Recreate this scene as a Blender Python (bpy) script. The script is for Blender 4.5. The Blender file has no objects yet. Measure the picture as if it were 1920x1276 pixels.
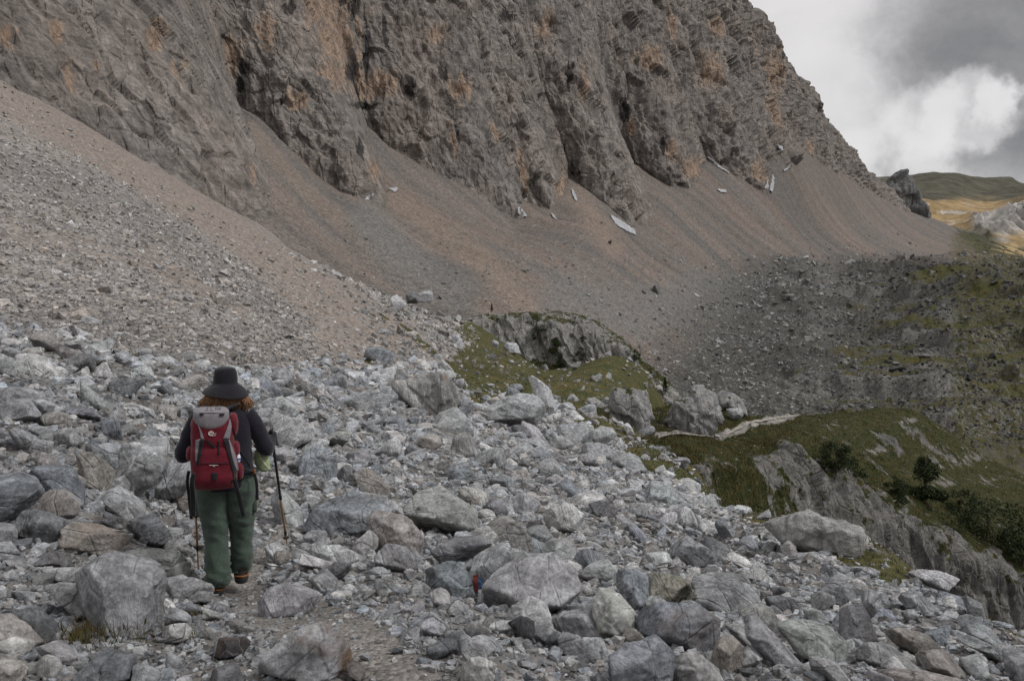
import bpy, bmesh, math, random
import numpy as np
from mathutils import Vector, Matrix
rng = np.random.default_rng(7)
random.seed(7)
SC = bpy.context.scene
COL = SC.collection
# ------------------------------------------------------------------ camera
F = 1660.0; UC, VC = 960.0, 638.0
TILT = math.atan((638 - 560) / F)
CT, ST = math.cos(TILT), math.sin(TILT)
CZ = 1.65
def pt(u, v, d):
    """world point seen in direction (u,v) of the photograph at distance d along the ground axis"""
    u = np.asarray(u, float); v = np.asarray(v, float); d = np.asarray(d, float)
    a = (u - UC) / F; b = (VC - v) / F
    y = CT + ST * b; z = -ST + CT * b
    return np.stack([a / y * d, d + 0 * a, z / y * d + CZ], -1)
def proj(p):
    p = np.asarray(p, float)
    x, y, z = p[..., 0], p[..., 1], p[..., 2] - CZ
    f = CT * y - ST * z; up = ST * y + CT * z
    f = np.where(np.abs(f) < 1e-6, 1e-6, f)
    return UC + F * x / f, VC - F * up / f
def zat(u, v, d): return pt(u, v, d)[..., 2]
cam = bpy.data.cameras.new('camera'); camo = bpy.data.objects.new('camera', cam); COL.objects.link(camo)
cam.sensor_width = 36; cam.lens = 36 * F / 1920; cam.clip_start = 0.1; cam.clip_end = 20000
camo.location = (0, 0, CZ); camo.rotation_euler = (math.pi / 2 - TILT, 0, 0)
SC.camera = camo
# ------------------------------------------------------------------ noise
_perm = rng.permutation(256); _perm = np.concatenate([_perm, _perm, _perm])
_gr = rng.normal(size=(256, 3)); _gr /= np.linalg.norm(_gr, axis=1)[:, None]
def perlin(p):
    p = np.asarray(p, np.float64)
    i = np.floor(p).astype(np.int64); f = p - i; i &= 255
    w = f * f * f * (f * (f * 6 - 15) + 10)
    out = 0
    for dx in (0, 1):
        for dy in (0, 1):
            for dz in (0, 1):
                h = _perm[_perm[_perm[(i[:, 0] + dx) & 255] + ((i[:, 1] + dy) & 255)] + ((i[:, 2] + dz) & 255)]
                g = _gr[h]
                dot = g[:, 0] * (f[:, 0] - dx) + g[:, 1] * (f[:, 1] - dy) + g[:, 2] * (f[:, 2] - dz)
                out = out + dot * (w[:, 0] if dx else 1 - w[:, 0]) * (w[:, 1] if dy else 1 - w[:, 1]) * (w[:, 2] if dz else 1 - w[:, 2])
    return out * 1.6
def fbm(p, o=4, g=.5, l=2.03):
    s = 0; a = 1; t = 0
    for k in range(o):
        s = s + a * perlin(p * (l ** k) + 17.3 * k); t += a; a *= g
    return s / t
def ridged(p, o=4, g=.5, l=2.03):
    s = 0; a = 1; t = 0
    for k in range(o):
        s = s + a * (1 - 2 * np.abs(perlin(p * (l ** k) + 31.7 * k))); t += a; a *= g
    return s / t
_wr = rng.random((256, 7))
def facets(p, tilt=.5, off=.5, tz=1.):
    """broken rock : every Voronoi block has its own level and its own tilted face"""
    p = np.asarray(p, np.float64); ip = np.floor(p).astype(np.int64); best = np.full(len(p), 1e9); out = np.zeros(len(p))
    for dx in (-1, 0, 1):
        for dy in (-1, 0, 1):
            for dz in (-1, 0, 1):
                c = ip + (dx, dy, dz); h = _perm[_perm[_perm[c[:, 0] & 255] + (c[:, 1] & 255)] + (c[:, 2] & 255)]; r = _wr[h]
                v = p - (c + r[:, :3]); d = (v * v).sum(1); k = d < best; best[k] = d[k]
                out[k] = (off * (r[k, 6] - .5) * 2 + tilt * ((r[k, 3:6] - .5) * 2 * v[k] * np.array([1, 1, tz])).sum(1))
    return out
def sst(a, b, x):
    t = np.clip((x - a) / (b - a), 0, 1); return t * t * (3 - 2 * t)
# ------------------------------------------------------------------ mesh helpers
def mk(name, V, Fc, mat, attrs=None, smooth=True, parent=None, link=True):
    V = np.asarray(V, np.float32).reshape(-1, 3); me = bpy.data.meshes.new(name)
    Fs = Fc if isinstance(Fc, list) else [Fc]
    me.vertices.add(len(V)); me.vertices.foreach_set('co', V.ravel())
    lv = np.concatenate([np.asarray(f, np.int32).ravel() for f in Fs])
    lt = np.concatenate([np.full(len(f), f.shape[1], np.int32) for f in [np.asarray(q) for q in Fs]])
    ls = np.concatenate([[0], np.cumsum(lt)[:-1]]).astype(np.int32)
    me.loops.add(len(lv)); me.loops.foreach_set('vertex_index', lv)
    me.polygons.add(len(lt)); me.polygons.foreach_set('loop_start', ls)
    me.polygons.foreach_set('use_smooth', np.full(len(lt), smooth))
    for k, a in (attrs or {}).items():
        a = np.asarray(a, np.float32)
        if a.ndim == 1:
            at = me.attributes.new(k, 'FLOAT', 'POINT'); at.data.foreach_set('value', a)
        else:
            if a.shape[1] == 3: a = np.concatenate([a, np.ones((len(a), 1), np.float32)], 1)
            at = me.attributes.new(k, 'FLOAT_COLOR', 'POINT'); at.data.foreach_set('color', a.ravel())
    me.update(calc_edges=True); me.validate()
    if mat is not None: me.materials.append(mat)
    if not link: return me
    o = bpy.data.objects.new(name, me); COL.objects.link(o)
    if parent is not None: o.parent = parent
    return o
def gridf(nr, nc, flip=False):
    i = np.arange(nr * nc).reshape(nr, nc)
    q = np.stack([i[:-1, :-1], i[:-1, 1:], i[1:, 1:], i[1:, :-1]], -1).reshape(-1, 4)
    return q[:, ::-1] if flip else q
def empty(name, loc, label=None, cat=None, group=None):
    o = bpy.data.objects.new(name, None); COL.objects.link(o); o.location = loc; o.empty_display_size = .1
    tag(o, label, cat, group); return o
def tag(o, label=None, cat=None, group=None, kind=None):
    if label: o['label'] = label
    if cat: o['category'] = cat
    if group: o['group'] = group
    if kind: o['kind'] = kind
    return o
def rel(o, parent):
    """parent with geometry given in world coordinates"""
    o.parent = parent; o.matrix_parent_inverse = Matrix.Translation(parent.location).inverted(); return o
# ------------------------------------------------------------------ materials
class NT:
    def __init__(s, name):
        s.m = bpy.data.materials.new(name); s.m.use_nodes = True; s.t = s.m.node_tree; s.t.nodes.clear()
        s.out = s.t.nodes.new('ShaderNodeOutputMaterial'); s.b = s.t.nodes.new('ShaderNodeBsdfPrincipled')
        s.t.links.new(s.b.outputs[0], s.out.inputs[0]); s.b.inputs['Roughness'].default_value = .9
        s.b.inputs['Specular IOR Level'].default_value = .15
    def n(s, t, **k):
        o = s.t.nodes.new(t)
        for a, b in k.items(): setattr(o, a, b)
        return o
    def put(s, sock, v):
        if isinstance(v, bpy.types.NodeSocket): s.t.links.new(v, sock)
        elif isinstance(v, (tuple, list)) and len(v) == 3 and len(sock.default_value) == 4: sock.default_value = (*v, 1)
        else: sock.default_value = v
    def pos(s): return s.n('ShaderNodeNewGeometry').outputs['Position']
    def obj(s): return s.n('ShaderNodeTexCoord').outputs['Object']
    def attr(s, name, col=False):
        a = s.n('ShaderNodeAttribute', attribute_name=name); return a.outputs['Color' if col else 'Fac']
    def mapp(s, v, scale=(1, 1, 1), rot=(0, 0, 0), loc=(0, 0, 0)):
        m = s.n('ShaderNodeMapping'); s.put(m.inputs[0], v); m.inputs['Scale'].default_value = scale; m.inputs['Rotation'].default_value = rot; m.inputs['Location'].default_value = loc
        return m.outputs[0]
    def noise(s, v, scale, detail=5, rough=.55, dist=0):
        m = s.n('ShaderNodeTexNoise'); s.put(m.inputs['Vector'], v); m.inputs['Scale'].default_value = scale
        m.inputs['Detail'].default_value = detail; m.inputs['Roughness'].default_value = rough; m.inputs['Distortion'].default_value = dist
        return m.outputs['Fac']
    def vor(s, v, scale, feat='F1', out='Distance'):
        m = s.n('ShaderNodeTexVoronoi', feature=feat); s.put(m.inputs['Vector'], v); m.inputs['Scale'].default_value = scale; return m.outputs[out]
    def math(s, op, a, b=0., c=None, clamp=False):
        m = s.n('ShaderNodeMath', operation=op, use_clamp=clamp); s.put(m.inputs[0], a); s.put(m.inputs[1], b)
        if c is not None: s.put(m.inputs[2], c)
        return m.outputs[0]
    def ramp(s, x, a, b, lo=0., hi=1.):
        m = s.n('ShaderNodeMapRange', interpolation_type='SMOOTHSTEP'); s.put(m.inputs[0], x)
        for i, q in zip((1, 2, 3, 4), (a, b, lo, hi)): m.inputs[i].default_value = q
        return m.outputs[0]
    def mix(s, f, a, b, mode='MIX'):
        m = s.n('ShaderNodeMix', data_type='RGBA', blend_type=mode); s.put(m.inputs[0], f); s.put(m.inputs[6], a); s.put(m.inputs[7], b); return m.outputs[2]
    def gray(s, x):
        m = s.n('ShaderNodeCombineColor'); [s.put(m.inputs[i], x) for i in range(3)]; return m.outputs[0]
    def mul(s, c, x): return s.mix(1., c, s.gray(x), 'MULTIPLY')
    def bump(s, h, strength, dist):
        m = s.n('ShaderNodeBump'); s.put(m.inputs['Height'], h); m.inputs['Strength'].default_value = strength; m.inputs['Distance'].default_value = dist
        s.t.links.new(m.outputs[0], s.b.inputs['Normal'])
    def color(s, c): s.put(s.b.inputs['Base Color'], c)
def plain(name, c, rough=.8, var=.15, scale=60, bump=.2, bd=.004):
    s = NT(name); n = s.noise(s.obj(), scale, 4, .6); s.color(s.mul(c, s.ramp(n, .25, .75, 1 - var, 1 + var))); s.b.inputs['Roughness'].default_value = rough
    if bump: s.bump(n, bump, bd)
    return s.m
def rock_mat(name, mode):
    s = NT(name); p = s.pos()
    if mode == 'obj':
        oi = s.n('ShaderNodeObjectInfo'); base = oi.outputs['Color']; stain = oi.outputs['Alpha']
        ofs = s.n('ShaderNodeVectorMath', operation='ADD'); s.put(ofs.inputs[0], p)
        rv = s.n('ShaderNodeCombineXYZ'); s.put(rv.inputs[0], s.math('MULTIPLY', oi.outputs['Random'], 37.)); s.put(rv.inputs[2], s.math('MULTIPLY', oi.outputs['Random'], 91.))
        s.put(ofs.inputs[1], rv.outputs[0]); q = ofs.outputs[0]
        rr = s.n('ShaderNodeVectorRotate', rotation_type='EULER_XYZ'); s.put(rr.inputs[0], q)
        re = s.n('ShaderNodeCombineXYZ'); s.put(re.inputs[0], s.math('MULTIPLY', oi.outputs['Random'], 9.)); s.put(re.inputs[1], s.math('MULTIPLY', oi.outputs['Random'], 23.)); s.put(rr.inputs['Rotation'], re.outputs[0])
        q = rr.outputs[0]
    else:
        base = s.attr('tint', True); stain = s.math('MULTIPLY', s.attr('stain'), 1.); q = p
    big = s.noise(q, 1.1, 4, .55); mid = s.noise(q, 4.5, 9, .74, .1); fine = s.noise(q, 30., 6, .76)
    fol = s.noise(s.mapp(q, (2.2, 2.6, 9.), (.5, .35, .2)), 2.0, 8, .72, .25)
    crk = s.vor(s.mapp(q, (1, 1, 2.2), (.3, .2, 0)), 2.6, 'DISTANCE_TO_EDGE')
    c = s.mul(base, s.ramp(mid, .34, .68, .60, 1.36))
    c = s.mul(c, s.ramp(fol, .34, .66, .74, 1.2))
    c = s.mul(c, s.ramp(fine, .34, .66, .72, 1.26))
    c = s.mix(s.math('MULTIPLY', s.ramp(big, .54, .68), .55), c, s.mix(.5, c, (.50, .49, .475)))
    c = s.mix(s.math('MULTIPLY', s.ramp(s.noise(q, 2.3, 5, .6), .60, .70), .5), c, (.105, .105, .11))
    st = s.math('MULTIPLY', s.math('MULTIPLY', s.ramp(s.noise(q, 1.9, 5, .6), .43, .6), s.ramp(mid, .3, .6, .4, 1.)), stain)
    c = s.mix(s.math('MULTIPLY', st, .6), c, (.235, .165, .12))
    vein = s.math('MULTIPLY', s.ramp(s.math('ABSOLUTE', s.math('SUBTRACT', s.noise(q, 1.7, 3, .5, 1.2), .5)), .0, .009, 1., 0.), .22)
    c = s.mix(vein, c, (.6, .6, .59))
    s.color(c); s.b.inputs['Roughness'].default_value = .92
    h = s.math('ADD', s.math('ADD', s.math('MULTIPLY', mid, 1.1), s.math('MULTIPLY', fol, 1.)), s.math('ADD', s.math('MULTIPLY', fine, .28), s.math('MULTIPLY', s.ramp(crk, 0., .05), .3)))
    s.bump(h, .9, .085)
    return s.m
M_ROCK = rock_mat('limestone', 'obj'); M_STONE = rock_mat('loose limestone', 'attr')
def ground_mat():
    s = NT('scree and gravel'); p = s.pos(); tint = s.attr('tint', True); grass = s.attr('grass'); sz = s.attr('grain')
    def layer(sc):
        v = s.n('ShaderNodeTexVoronoi'); s.put(v.inputs['Vector'], p); v.inputs['Scale'].default_value = sc; v.inputs['Randomness'].default_value = 1
        g = s.n('ShaderNodeSeparateColor'); s.put(g.inputs[0], v.outputs['Color']); return v.outputs['Distance'], g.outputs[0]
    d1, c1 = layer(28.); d2, c2 = layer(5.5); d3, c3 = layer(1.5)
    # grain: 0 path gravel, 1 stones, 2 far rubble
    w2 = s.ramp(sz, .2, .9); w3 = s.ramp(sz, 1.2, 1.9)
    dd = s.math('ADD', s.math('MULTIPLY', d1, s.math('SUBTRACT', 1., w2)), s.math('MULTIPLY', d2, w2))
    lum = s.math('ADD', s.math('MULTIPLY', s.ramp(c1, 0, 1, .72, 1.3), s.math('SUBTRACT', 1., w2)), s.math('MULTIPLY', s.ramp(c2, 0, 1, .66, 1.36), w2))
    lum = s.math('MULTIPLY', lum, s.math('ADD', s.math('SUBTRACT', 1., w3), s.math('MULTIPLY', w3, s.ramp(c3, 0, 1, .72, 1.28))))
    n = s.noise(p, 1.2, 8, .7); nf = s.noise(p, 60., 3, .6)
    c = s.mul(tint, lum); c = s.mul(c, s.ramp(n, .3, .7, .75, 1.22)); c = s.mul(c, s.ramp(nf, .3, .7, .85, 1.15))
    gn = s.noise(p, .55, 6, .65); gf = s.noise(p, 7., 5, .7)
    gc = s.mix(s.ramp(gn, .38, .62), (.042, .050, .017), (.086, .073, .028)); gc = s.mix(s.ramp(s.noise(p, .23, 4, .6), .5, .66), gc, (.050, .050, .019)); gc = s.mul(gc, s.ramp(gf, .28, .72, .5, 1.5))
    gm = s.ramp(s.math('ADD', grass, s.math('MULTIPLY', s.math('SUBTRACT', s.noise(p, 1.1, 6, .7), .5), 1.1)), .40, .56)
    s.color(s.mix(gm, c, gc))
    h = s.math('ADD', s.math('MULTIPLY', s.math('SUBTRACT', 1., dd), s.math('ADD', .5, s.math('MULTIPLY', w3, 2.))), s.math('MULTIPLY', n, .8))
    s.bump(h, .7, .09); return s.m
M_GROUND = ground_mat()
def cliff_mat(name, strat=1.0, dim=1.0, ribs=False):
    s = NT(name); p = s.pos(); tint = s.attr('tint', True); ora = s.attr('ochre'); blk = s.attr('soot'); grass = s.attr('grass')
    strata = s.noise(s.mapp(p, (.10, .10, 2.2), (.16, -.10, 0)), .55 * strat, 7, .68, .6)
    strat2 = s.noise(s.mapp(p, (.22, .22, 5.), (.2, -.13, 0)), .6 * strat, 5, .7, .4)
    vert = s.noise(s.mapp(p, (1.5, 1.5, .16)), .35 * strat, 6, .65, .5)
    mid = s.noise(p, .28 * strat, 8, .68); fine = s.noise(p, 1.7 * strat, 5, .7)
    if ribs:
        strata = s.noise(s.mapp(p, (1.4, 1.4, .22), (.03, .02, 0)), .30 * strat, 8, .72, .5); strat2 = s.noise(s.mapp(p, (2.2, 2.2, .4), (.04, .03, 0)), .9 * strat, 6, .7, .4)
    crk = s.vor(s.mapp(p, (1, 1, .45), (.2, .1, 0)), .20 * strat, 'DISTANCE_TO_EDGE')
    c = s.mul(tint, s.ramp(mid, .3, .7, .74, 1.24)); c = s.mul(c, s.ramp(strata, .34, .66, .91, 1.08)); c = s.mul(c, s.ramp(strat2, .34, .66, .88, 1.11)); c = s.mul(c, s.ramp(vert, .36, .64, .74, 1.18)); c = s.mul(c, s.ramp(fine, .3, .7, .84, 1.16))
    om = s.math('MULTIPLY', s.ramp(s.math('ADD', ora, s.math('MULTIPLY', s.math('SUBTRACT', vert, .5), 2.6)), .42, .66), s.ramp(mid, .25, .6, .45, .85))
    oc = s.mix(s.ramp(vert, .38, .62), (.20, .130, .090), (.36, .265, .195)); oc = s.mul(oc, s.ramp(fine, .3, .7, .7, 1.25))
    c = s.mix(om, c, oc)
    bm = s.math('MULTIPLY', s.ramp(s.math('ADD', blk, s.math('MULTIPLY', s.math('SUBTRACT', s.noise(s.mapp(p, (2., 2., .12)), .4 * strat, 5, .6), .5), 1.8)), .45, .72), .85)
    c = s.mix(bm, c, (.022, .021, .021))
    gn = s.noise(p, .3 * strat, 6, .7)
    gm = s.ramp(s.math('ADD', grass, s.math('MULTIPLY', s.math('SUBTRACT', gn, .5), 1.5)), .42, .58)
    gc = s.mix(s.ramp(s.noise(p, .5 * strat, 5, .6), .4, .62), (.036, .045, .015), (.074, .064, .024)); gc = s.mul(gc, s.ramp(fine, .28, .72, .5, 1.5))
    c = s.mix(gm, c, gc)
    s.color(c); s.b.inputs['Roughness'].default_value = .95
    h = s.math('ADD', s.math('ADD', s.math('MULTIPLY', strata, .12 if not ribs else .9), s.math('MULTIPLY', strat2, .08 if not ribs else .32)), s.math('ADD', s.math('ADD', s.math('MULTIPLY', vert, 1.3), s.math('MULTIPLY', mid, 1.2)), s.math('ADD', s.math('MULTIPLY', fine, .3), s.math('MULTIPLY', s.ramp(crk, 0, .06), .5))))
    s.bump(h, .9, .9 / strat * dim); return s.m
M_CLIFF = cliff_mat('dolomite cliff'); M_OUT = cliff_mat('outcrop limestone', 5.0, 1.6, True)
# ------------------------------------------------------------------ thin plate spline terrain
def tps(pts):
    pts = np.array(pts, float); X = np.stack([pts[:, 0] / 380, 2.0 * np.log(pts[:, 2])], 1); Z = zat(pts[:, 0], pts[:, 1], pts[:, 2])
    sc = pts[:, 2]                                   # work with slope z/d so far knots do not swamp near ones
    Y = (Z - CZ) / sc
    def U(r2): return r2 * np.log(r2 + 1e-9)
    n = len(X); D = ((X[:, None] - X[None]) ** 2).sum(-1)
    A = np.zeros((n + 3, n + 3)); A[:n, :n] = U(D) + np.eye(n) * .0015; A[:n, n] = 1; A[:n, n + 1:] = X; A[n:, :n] = A[:n, n:].T
    w = np.linalg.solve(A, np.concatenate([Y, [0, 0, 0]]))
    def ev(u, d):
        q = np.stack([np.asarray(u).ravel() / 380, 2.0 * np.log(np.asarray(d).ravel())], 1); r = np.zeros(len(q))
        for i in range(0, len(q), 40000):
            k = q[i:i + 40000]; r[i:i + 40000] = U(((k[:, None] - X[None]) ** 2).sum(-1)) @ w[:n] + w[n] + k @ w[n + 1:]
        return r * np.asarray(d).ravel() + CZ
    return ev
def pip(u, v, poly):
    c = np.zeros(np.shape(u), bool); n = len(poly)
    for i in range(n):
        x1, y1 = poly[i]; x2, y2 = poly[(i + 1) % n]
        if y1 == y2: continue
        c ^= ((y1 > v) != (y2 > v)) & (u < (x2 - x1) * (v - y1) / (y2 - y1) + x1)
    return c
def pdist(u, v, line):
    """distance in photograph units to a polyline"""
    best = np.full(np.shape(u), 1e9)
    for (x1, y1), (x2, y2) in zip(line[:-1], line[1:]):
        dx, dy = x2 - x1, y2 - y1; t = np.clip(((u - x1) * dx + (v - y1) * dy) / (dx * dx + dy * dy), 0, 1)
        best = np.minimum(best, np.hypot(u - x1 - t * dx, v - y1 - t * dy))
    return best
ZB = {}
def zsplat(key, P):
    u, v = proj(P); ok = (P[:, 1] > 1)
    b = np.full((800, 1300), 1e9); iu = ((u[ok] + 340) / 2).astype(int); iv = ((v[ok] + 160) / 2).astype(int); d = P[ok, 1]
    k = (iu >= 0) & (iu < 1300) & (iv >= 0) & (iv < 800); np.minimum.at(b, (iv[k], iu[k]), d[k]); ZB[key] = b
def depth(u, v, keys):
    best = 1e9
    for k in keys:
        i, j = int((v + 160) / 2), int((u + 340) / 2)
        i = min(max(i, 3), 796); j = min(max(j, 3), 1296)
        w = ZB[k][i - 3:i + 4, j - 3:j + 4]; w = w[w < 1e8]
        if len(w) >= 2: best = min(best, float(np.median(w[w < w.min() * 1.12])))
    return best
# ================================================================== NEAR GROUND
S1 = """-700,1276,3.6 -700,1000,4.8 -700,700,7.5 -700,500,12 -700,250,26 -700,0,50 -700,-150,85 -700,-180,150
-400,1276,3.6 -400,1050,5 -400,800,7.8 -400,650,11 -400,500,21 -400,300,42 -400,100,68 -400,-60,95 -400,-100,140
0,1276,3.6 0,1100,5.2 0,950,6.8 0,800,9.2 0,700,12.5 0,640,17 0,560,28 0,450,44 0,300,72 0,150,116 0,120,160
200,1276,3.7 200,1100,5.6 200,1000,6.8 200,900,8.2 200,800,10.5 200,700,15 200,620,23 200,540,35 200,450,55 200,350,85 200,256,136 200,235,180
430,1276,3.8 430,1108,6.6 430,1000,8.6 430,900,10.8 430,800,13.5 430,700,19 430,640,28 430,560,48 430,480,80 430,420,120 430,396,152 430,400,200
520,455,128 520,446,146 520,480,200
600,1276,3.8 600,1100,6.5 600,1000,8.6 600,900,11.5 600,800,18 600,720,28 600,650,45 600,570,75 600,515,105 600,500,118 600,530,140 600,600,190
680,540,112
750,1276,3.8 750,1100,6.5 750,1000,8.8 750,900,13 750,800,22 750,720,36 750,690,48 750,640,70 750,590,95 750,572,110 750,620,140 750,680,190
900,1276,3.9 900,1100,6.8 900,1000,9.5 900,900,15 900,830,24 900,770,38 900,720,60 900,660,90 900,618,120 900,604,138 900,640,170 900,700,210
1050,1276,4.1 1050,1100,7.8 1050,1000,11.5 1050,920,18 1050,860,28 1050,800,42 1050,760,56 1050,720,85 1050,702,112 1050,700,135 1050,740,170 1050,790,210
1180,1276,4.3 1180,1100,8.2 1180,1000,13 1180,920,22 1180,860,36 1190,830,46 1200,805,56 1220,775,72 1230,764,95 1245,752,115 1260,820,150 1260,880,200
1300,1276,4.4 1300,1120,8 1300,1020,14 1300,950,22 1300,900,32 1300,880,38 1300,890,48 1300,960,62 1300,1050,90 1300,1100,150
1500,1276,4.6 1500,1150,7.5 1500,1050,12 1500,985,18 1500,1100,26 1500,1250,36 1500,1350,60 1500,1350,120
1700,1276,4.7 1700,1180,7 1700,1110,10 1700,1066,14 1700,1200,20 1700,1400,30 1700,1500,60 1700,1450,140
1900,1276,5 1900,1220,6.5 1900,1172,9 1900,1300,13 1900,1500,22 1900,1600,60 1900,1500,140
2300,1400,5 2300,1380,6.5 2300,1480,9 2300,1750,18 2300,1800,60 2700,1500,5 2700,1900,15
-700,2300,1.6 0,2330,1.6 900,2340,1.6 1700,2400,1.6 2600,2700,1.6"""
S1 = [tuple(float(x) for x in q.split(',')) for q in S1.split()]
ev1 = tps(S1)
nc, nr = 900, 640
gu = np.linspace(-650, 2450, nc); gd = np.exp(np.linspace(math.log(1.6), math.log(195), nr))
UU, DD = np.meshgrid(gu, gd); 
def surf1(u, d):
    z = ev1(u, d); a = (np.ravel(u) - UC) / F / CT
    P = np.stack([a * np.ravel(d), np.ravel(d), z], 1)
    for _ in range(2):                                # keep the column true under the camera's tilt
        pu, pv = proj(P); P[:, 0] *= 1; 
    P[:, 0] = a * np.ravel(d)
    return P
P1 = surf1(UU, DD); u1, v1 = proj(P1)
NEARPATH = [(740, 1330), (700, 1230), (600, 1165), (470, 1125), (455, 1080), (500, 1030), (545, 1010)]
FARPATH = [(1195, 832), (1232, 820), (1270, 813), (1310, 817), (1354, 819), (1385, 803), (1405, 792), (1440, 787), (1470, 781), (1500, 778)]
def path_w(u, v): 
    w = np.interp(v, [1000, 1080, 1130, 1180, 1276, 1400], [12, 26, 52, 62, 92, 110])
    return 1 - sst(.55, 1.15, pdist(u, v, NEARPATH) / w)
pw = path_w(u1, v1) * (P1[:, 1] < 11)
amp = np.clip(P1[:, 1] / 9, .35, 1.6)
bump = fbm(P1 * np.array([.45, .45, 0]) + 3, 3) * .22 * amp + fbm(P1 * np.array([1.7, 1.7, 0]) + 9, 3) * .06
bump -= 0; P1[:, 2] += bump * (1 - .85 * pw) * (1 - sst(60, 110, P1[:, 1]) * .5)
_h0 = pt(430, 1108, 6.6); _r = np.hypot(P1[:, 0] - _h0[0], P1[:, 1] - _h0[1]); _z = P1[_r < .30, 2].mean(); P1[:, 2] += (_h0[2] - _z - .01) * np.exp(-(_r / 1.3) ** 2)
# rills running down the fall line of the left scree
far1 = sst(18, 45, P1[:, 1]) * (1 - sst(700, 900, u1))
P1[:, 2] += far1 * ridged(np.stack([P1[:, 0] * .012, (P1[:, 1] + .12 * P1[:, 0]) * .11, P1[:, 0] * 0], 1), 3) * .5
# --- colours
GR1 = [[(1150, 850), (1200, 826), (1300, 845), (1380, 890), (1480, 945), (1485, 988), (1400, 978), (1290, 918), (1220, 893), (1190, 872)],
       [(1060, 792), (1120, 768), (1180, 765), (1215, 790), (1200, 832), (1110, 818), (1080, 803)],
       [(1545, 1045), (1640, 1005), (1720, 1060), (1745, 1092), (1680, 1098), (1600, 1068)],
       [(1795, 1105), (1860, 1115), (1980, 1150), (1980, 1215), (1900, 1195), (1840, 1155)],
       [(845, 660), (860, 600), (940, 585), (1000, 640), (1100, 690), (1240, 715), (1270, 830), (1180, 772), (1120, 770), (1060, 770), (1030, 750), (960, 745), (900, 765), (850, 720)],
       [(1210, 740), (1290, 720), (1340, 800), (1300, 840), (1220, 830)]]
g1 = np.zeros(len(P1))
for g in GR1: g1 = np.maximum(g1, pip(u1 + fbm(P1 * .3, 3) * 34, v1 + fbm(P1 * .3 + 50, 3) * 22, g) * .62)
for (a, b, r1, r2) in ((150, 1200, 26, 16), (345, 1190, 10, 8), (400, 1240, 9, 7), (720, 600, 14, 3), (770, 625, 30, 4), (800, 655, 30, 6), (870, 700, 40, 20), (1010, 722, 30, 15), (795, 745, 12, 8), (690, 690, 14, 8)):
    ang = .55 if b < 760 else 0
    xx = (u1 - a) * math.cos(ang) + (v1 - b) * math.sin(ang); yy = -(u1 - a) * math.sin(ang) + (v1 - b) * math.cos(ang)
    g1 = np.maximum(g1, .75 * (1 - sst(.6, 1.3, np.hypot(xx / r1, yy / r2))))
g1 = np.maximum(g1, .66 * (P1[:, 1] > 84) * (u1 > 985)); g1 *= (P1[:, 1] > 3.5)
grey = np.array([.215, .200, .187]); brown = np.array([.198, .170, .150]); pale = np.array([.27, .255, .24]); gravel = np.array([.190, .177, .164])
stripe = fbm(np.stack([P1[:, 0] * .010, (P1[:, 1] + .10 * P1[:, 0]) * .075, P1[:, 0] * 0], 1), 4, .6)
bandA = 1 - sst(18, 48, pdist(u1, v1, [(-200, 60), (0, 190), (200, 290), (400, 420), (560, 530), (700, 610), (830, 690)]))
bandB = 1 - sst(25, 70, pdist(u1, v1, [(300, 470), (480, 590), (620, 660), (740, 700)]))
bandG = 1 - sst(14, 45, pdist(u1, v1, [(-50, 310), (150, 350), (330, 450), (470, 560), (560, 640)]))
mixb = np.clip(stripe * .9 + .36 + .8 * bandA + .45 * bandB - .75 * bandG, 0, 1)[:, None] * sst(14, 40, P1[:, 1])[:, None] * (1 - sst(760, 860, u1))[:, None]
t1 = grey * (1 - mixb) + brown * mixb
t1 = t1 * (1 + .04 * bandA[:, None]) * (1 - .22 * bandG[:, None])
t1 = t1 * (1 - .0 * pw[:, None]) * (1 - pw[:, None]) + gravel * pw[:, None]
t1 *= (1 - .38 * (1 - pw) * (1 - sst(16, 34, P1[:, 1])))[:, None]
grain1 = np.where(P1[:, 1] < 14, 1 - pw, 1 + .25 * sst(25, 100, P1[:, 1]))
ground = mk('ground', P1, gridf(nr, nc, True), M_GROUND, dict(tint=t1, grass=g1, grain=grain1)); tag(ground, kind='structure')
zsplat('near', P1)
# ================================================================== CLIFF
BASE = """-700,-200,80 -400,-60,95 -200,50,106 0,148,118 100,204,128 220,267,138 342,338,146 437,400,152 500,438,157 518,440,160 517,358,185 496,308,205 458,233,235 440,185,250 456,196,252 517,246,248 554,296,242 620,340,240 675,368,238 702,358,242 718,345,250 706,292,275 690,240,295 677,205,310 708,250,308 770,274,308 821,310,310 876,353,312 935,392,315 968,408,318 982,368,335 1010,376,335 1037,396,332 1060,380,345 1070,325,375 1131,372,360 1178,408,355 1221,376,380 1190,330,410 1166,298,430 1186,298,432 1249,333,425 1276,345,425 1311,337,440 1323,298,470 1369,326,468 1426,350,468 1443,326,490 1471,314,505 1483,302,515 1471,277,535 1516,293,570 1561,318,600 1602,342,640 1646,371,690 1708,400,770 1745,410,820"""
BASE = np.array([[float(x) for x in q.split(',')] for q in BASE.split()])
TOPS = {0: (-1100, -330), 3: (-230, -280), 7: (150, -280), 9: (215, -280), 13: (265, -280), 18: (440, -280), 23: (520, -280), 29: (760, -280), 34: (860, -280), 36: (930, -280), 39: (990, -280), 43: (1120, -260), 46: (1240, -210), 49: (1310, -120), 50: (1335, -70), 51: (1408, 24), 52: (1476, 112), 53: (1533, 205), 54: (1598, 302), 55: (1664, 352), 56: (1742, 402)}
ki = np.array(sorted(TOPS)); idx = np.arange(len(BASE))
TU = np.interp(idx, ki, [TOPS[k][0] for k in ki]); TV = np.interp(idx, ki, [TOPS[k][1] for k in ki])
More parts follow.
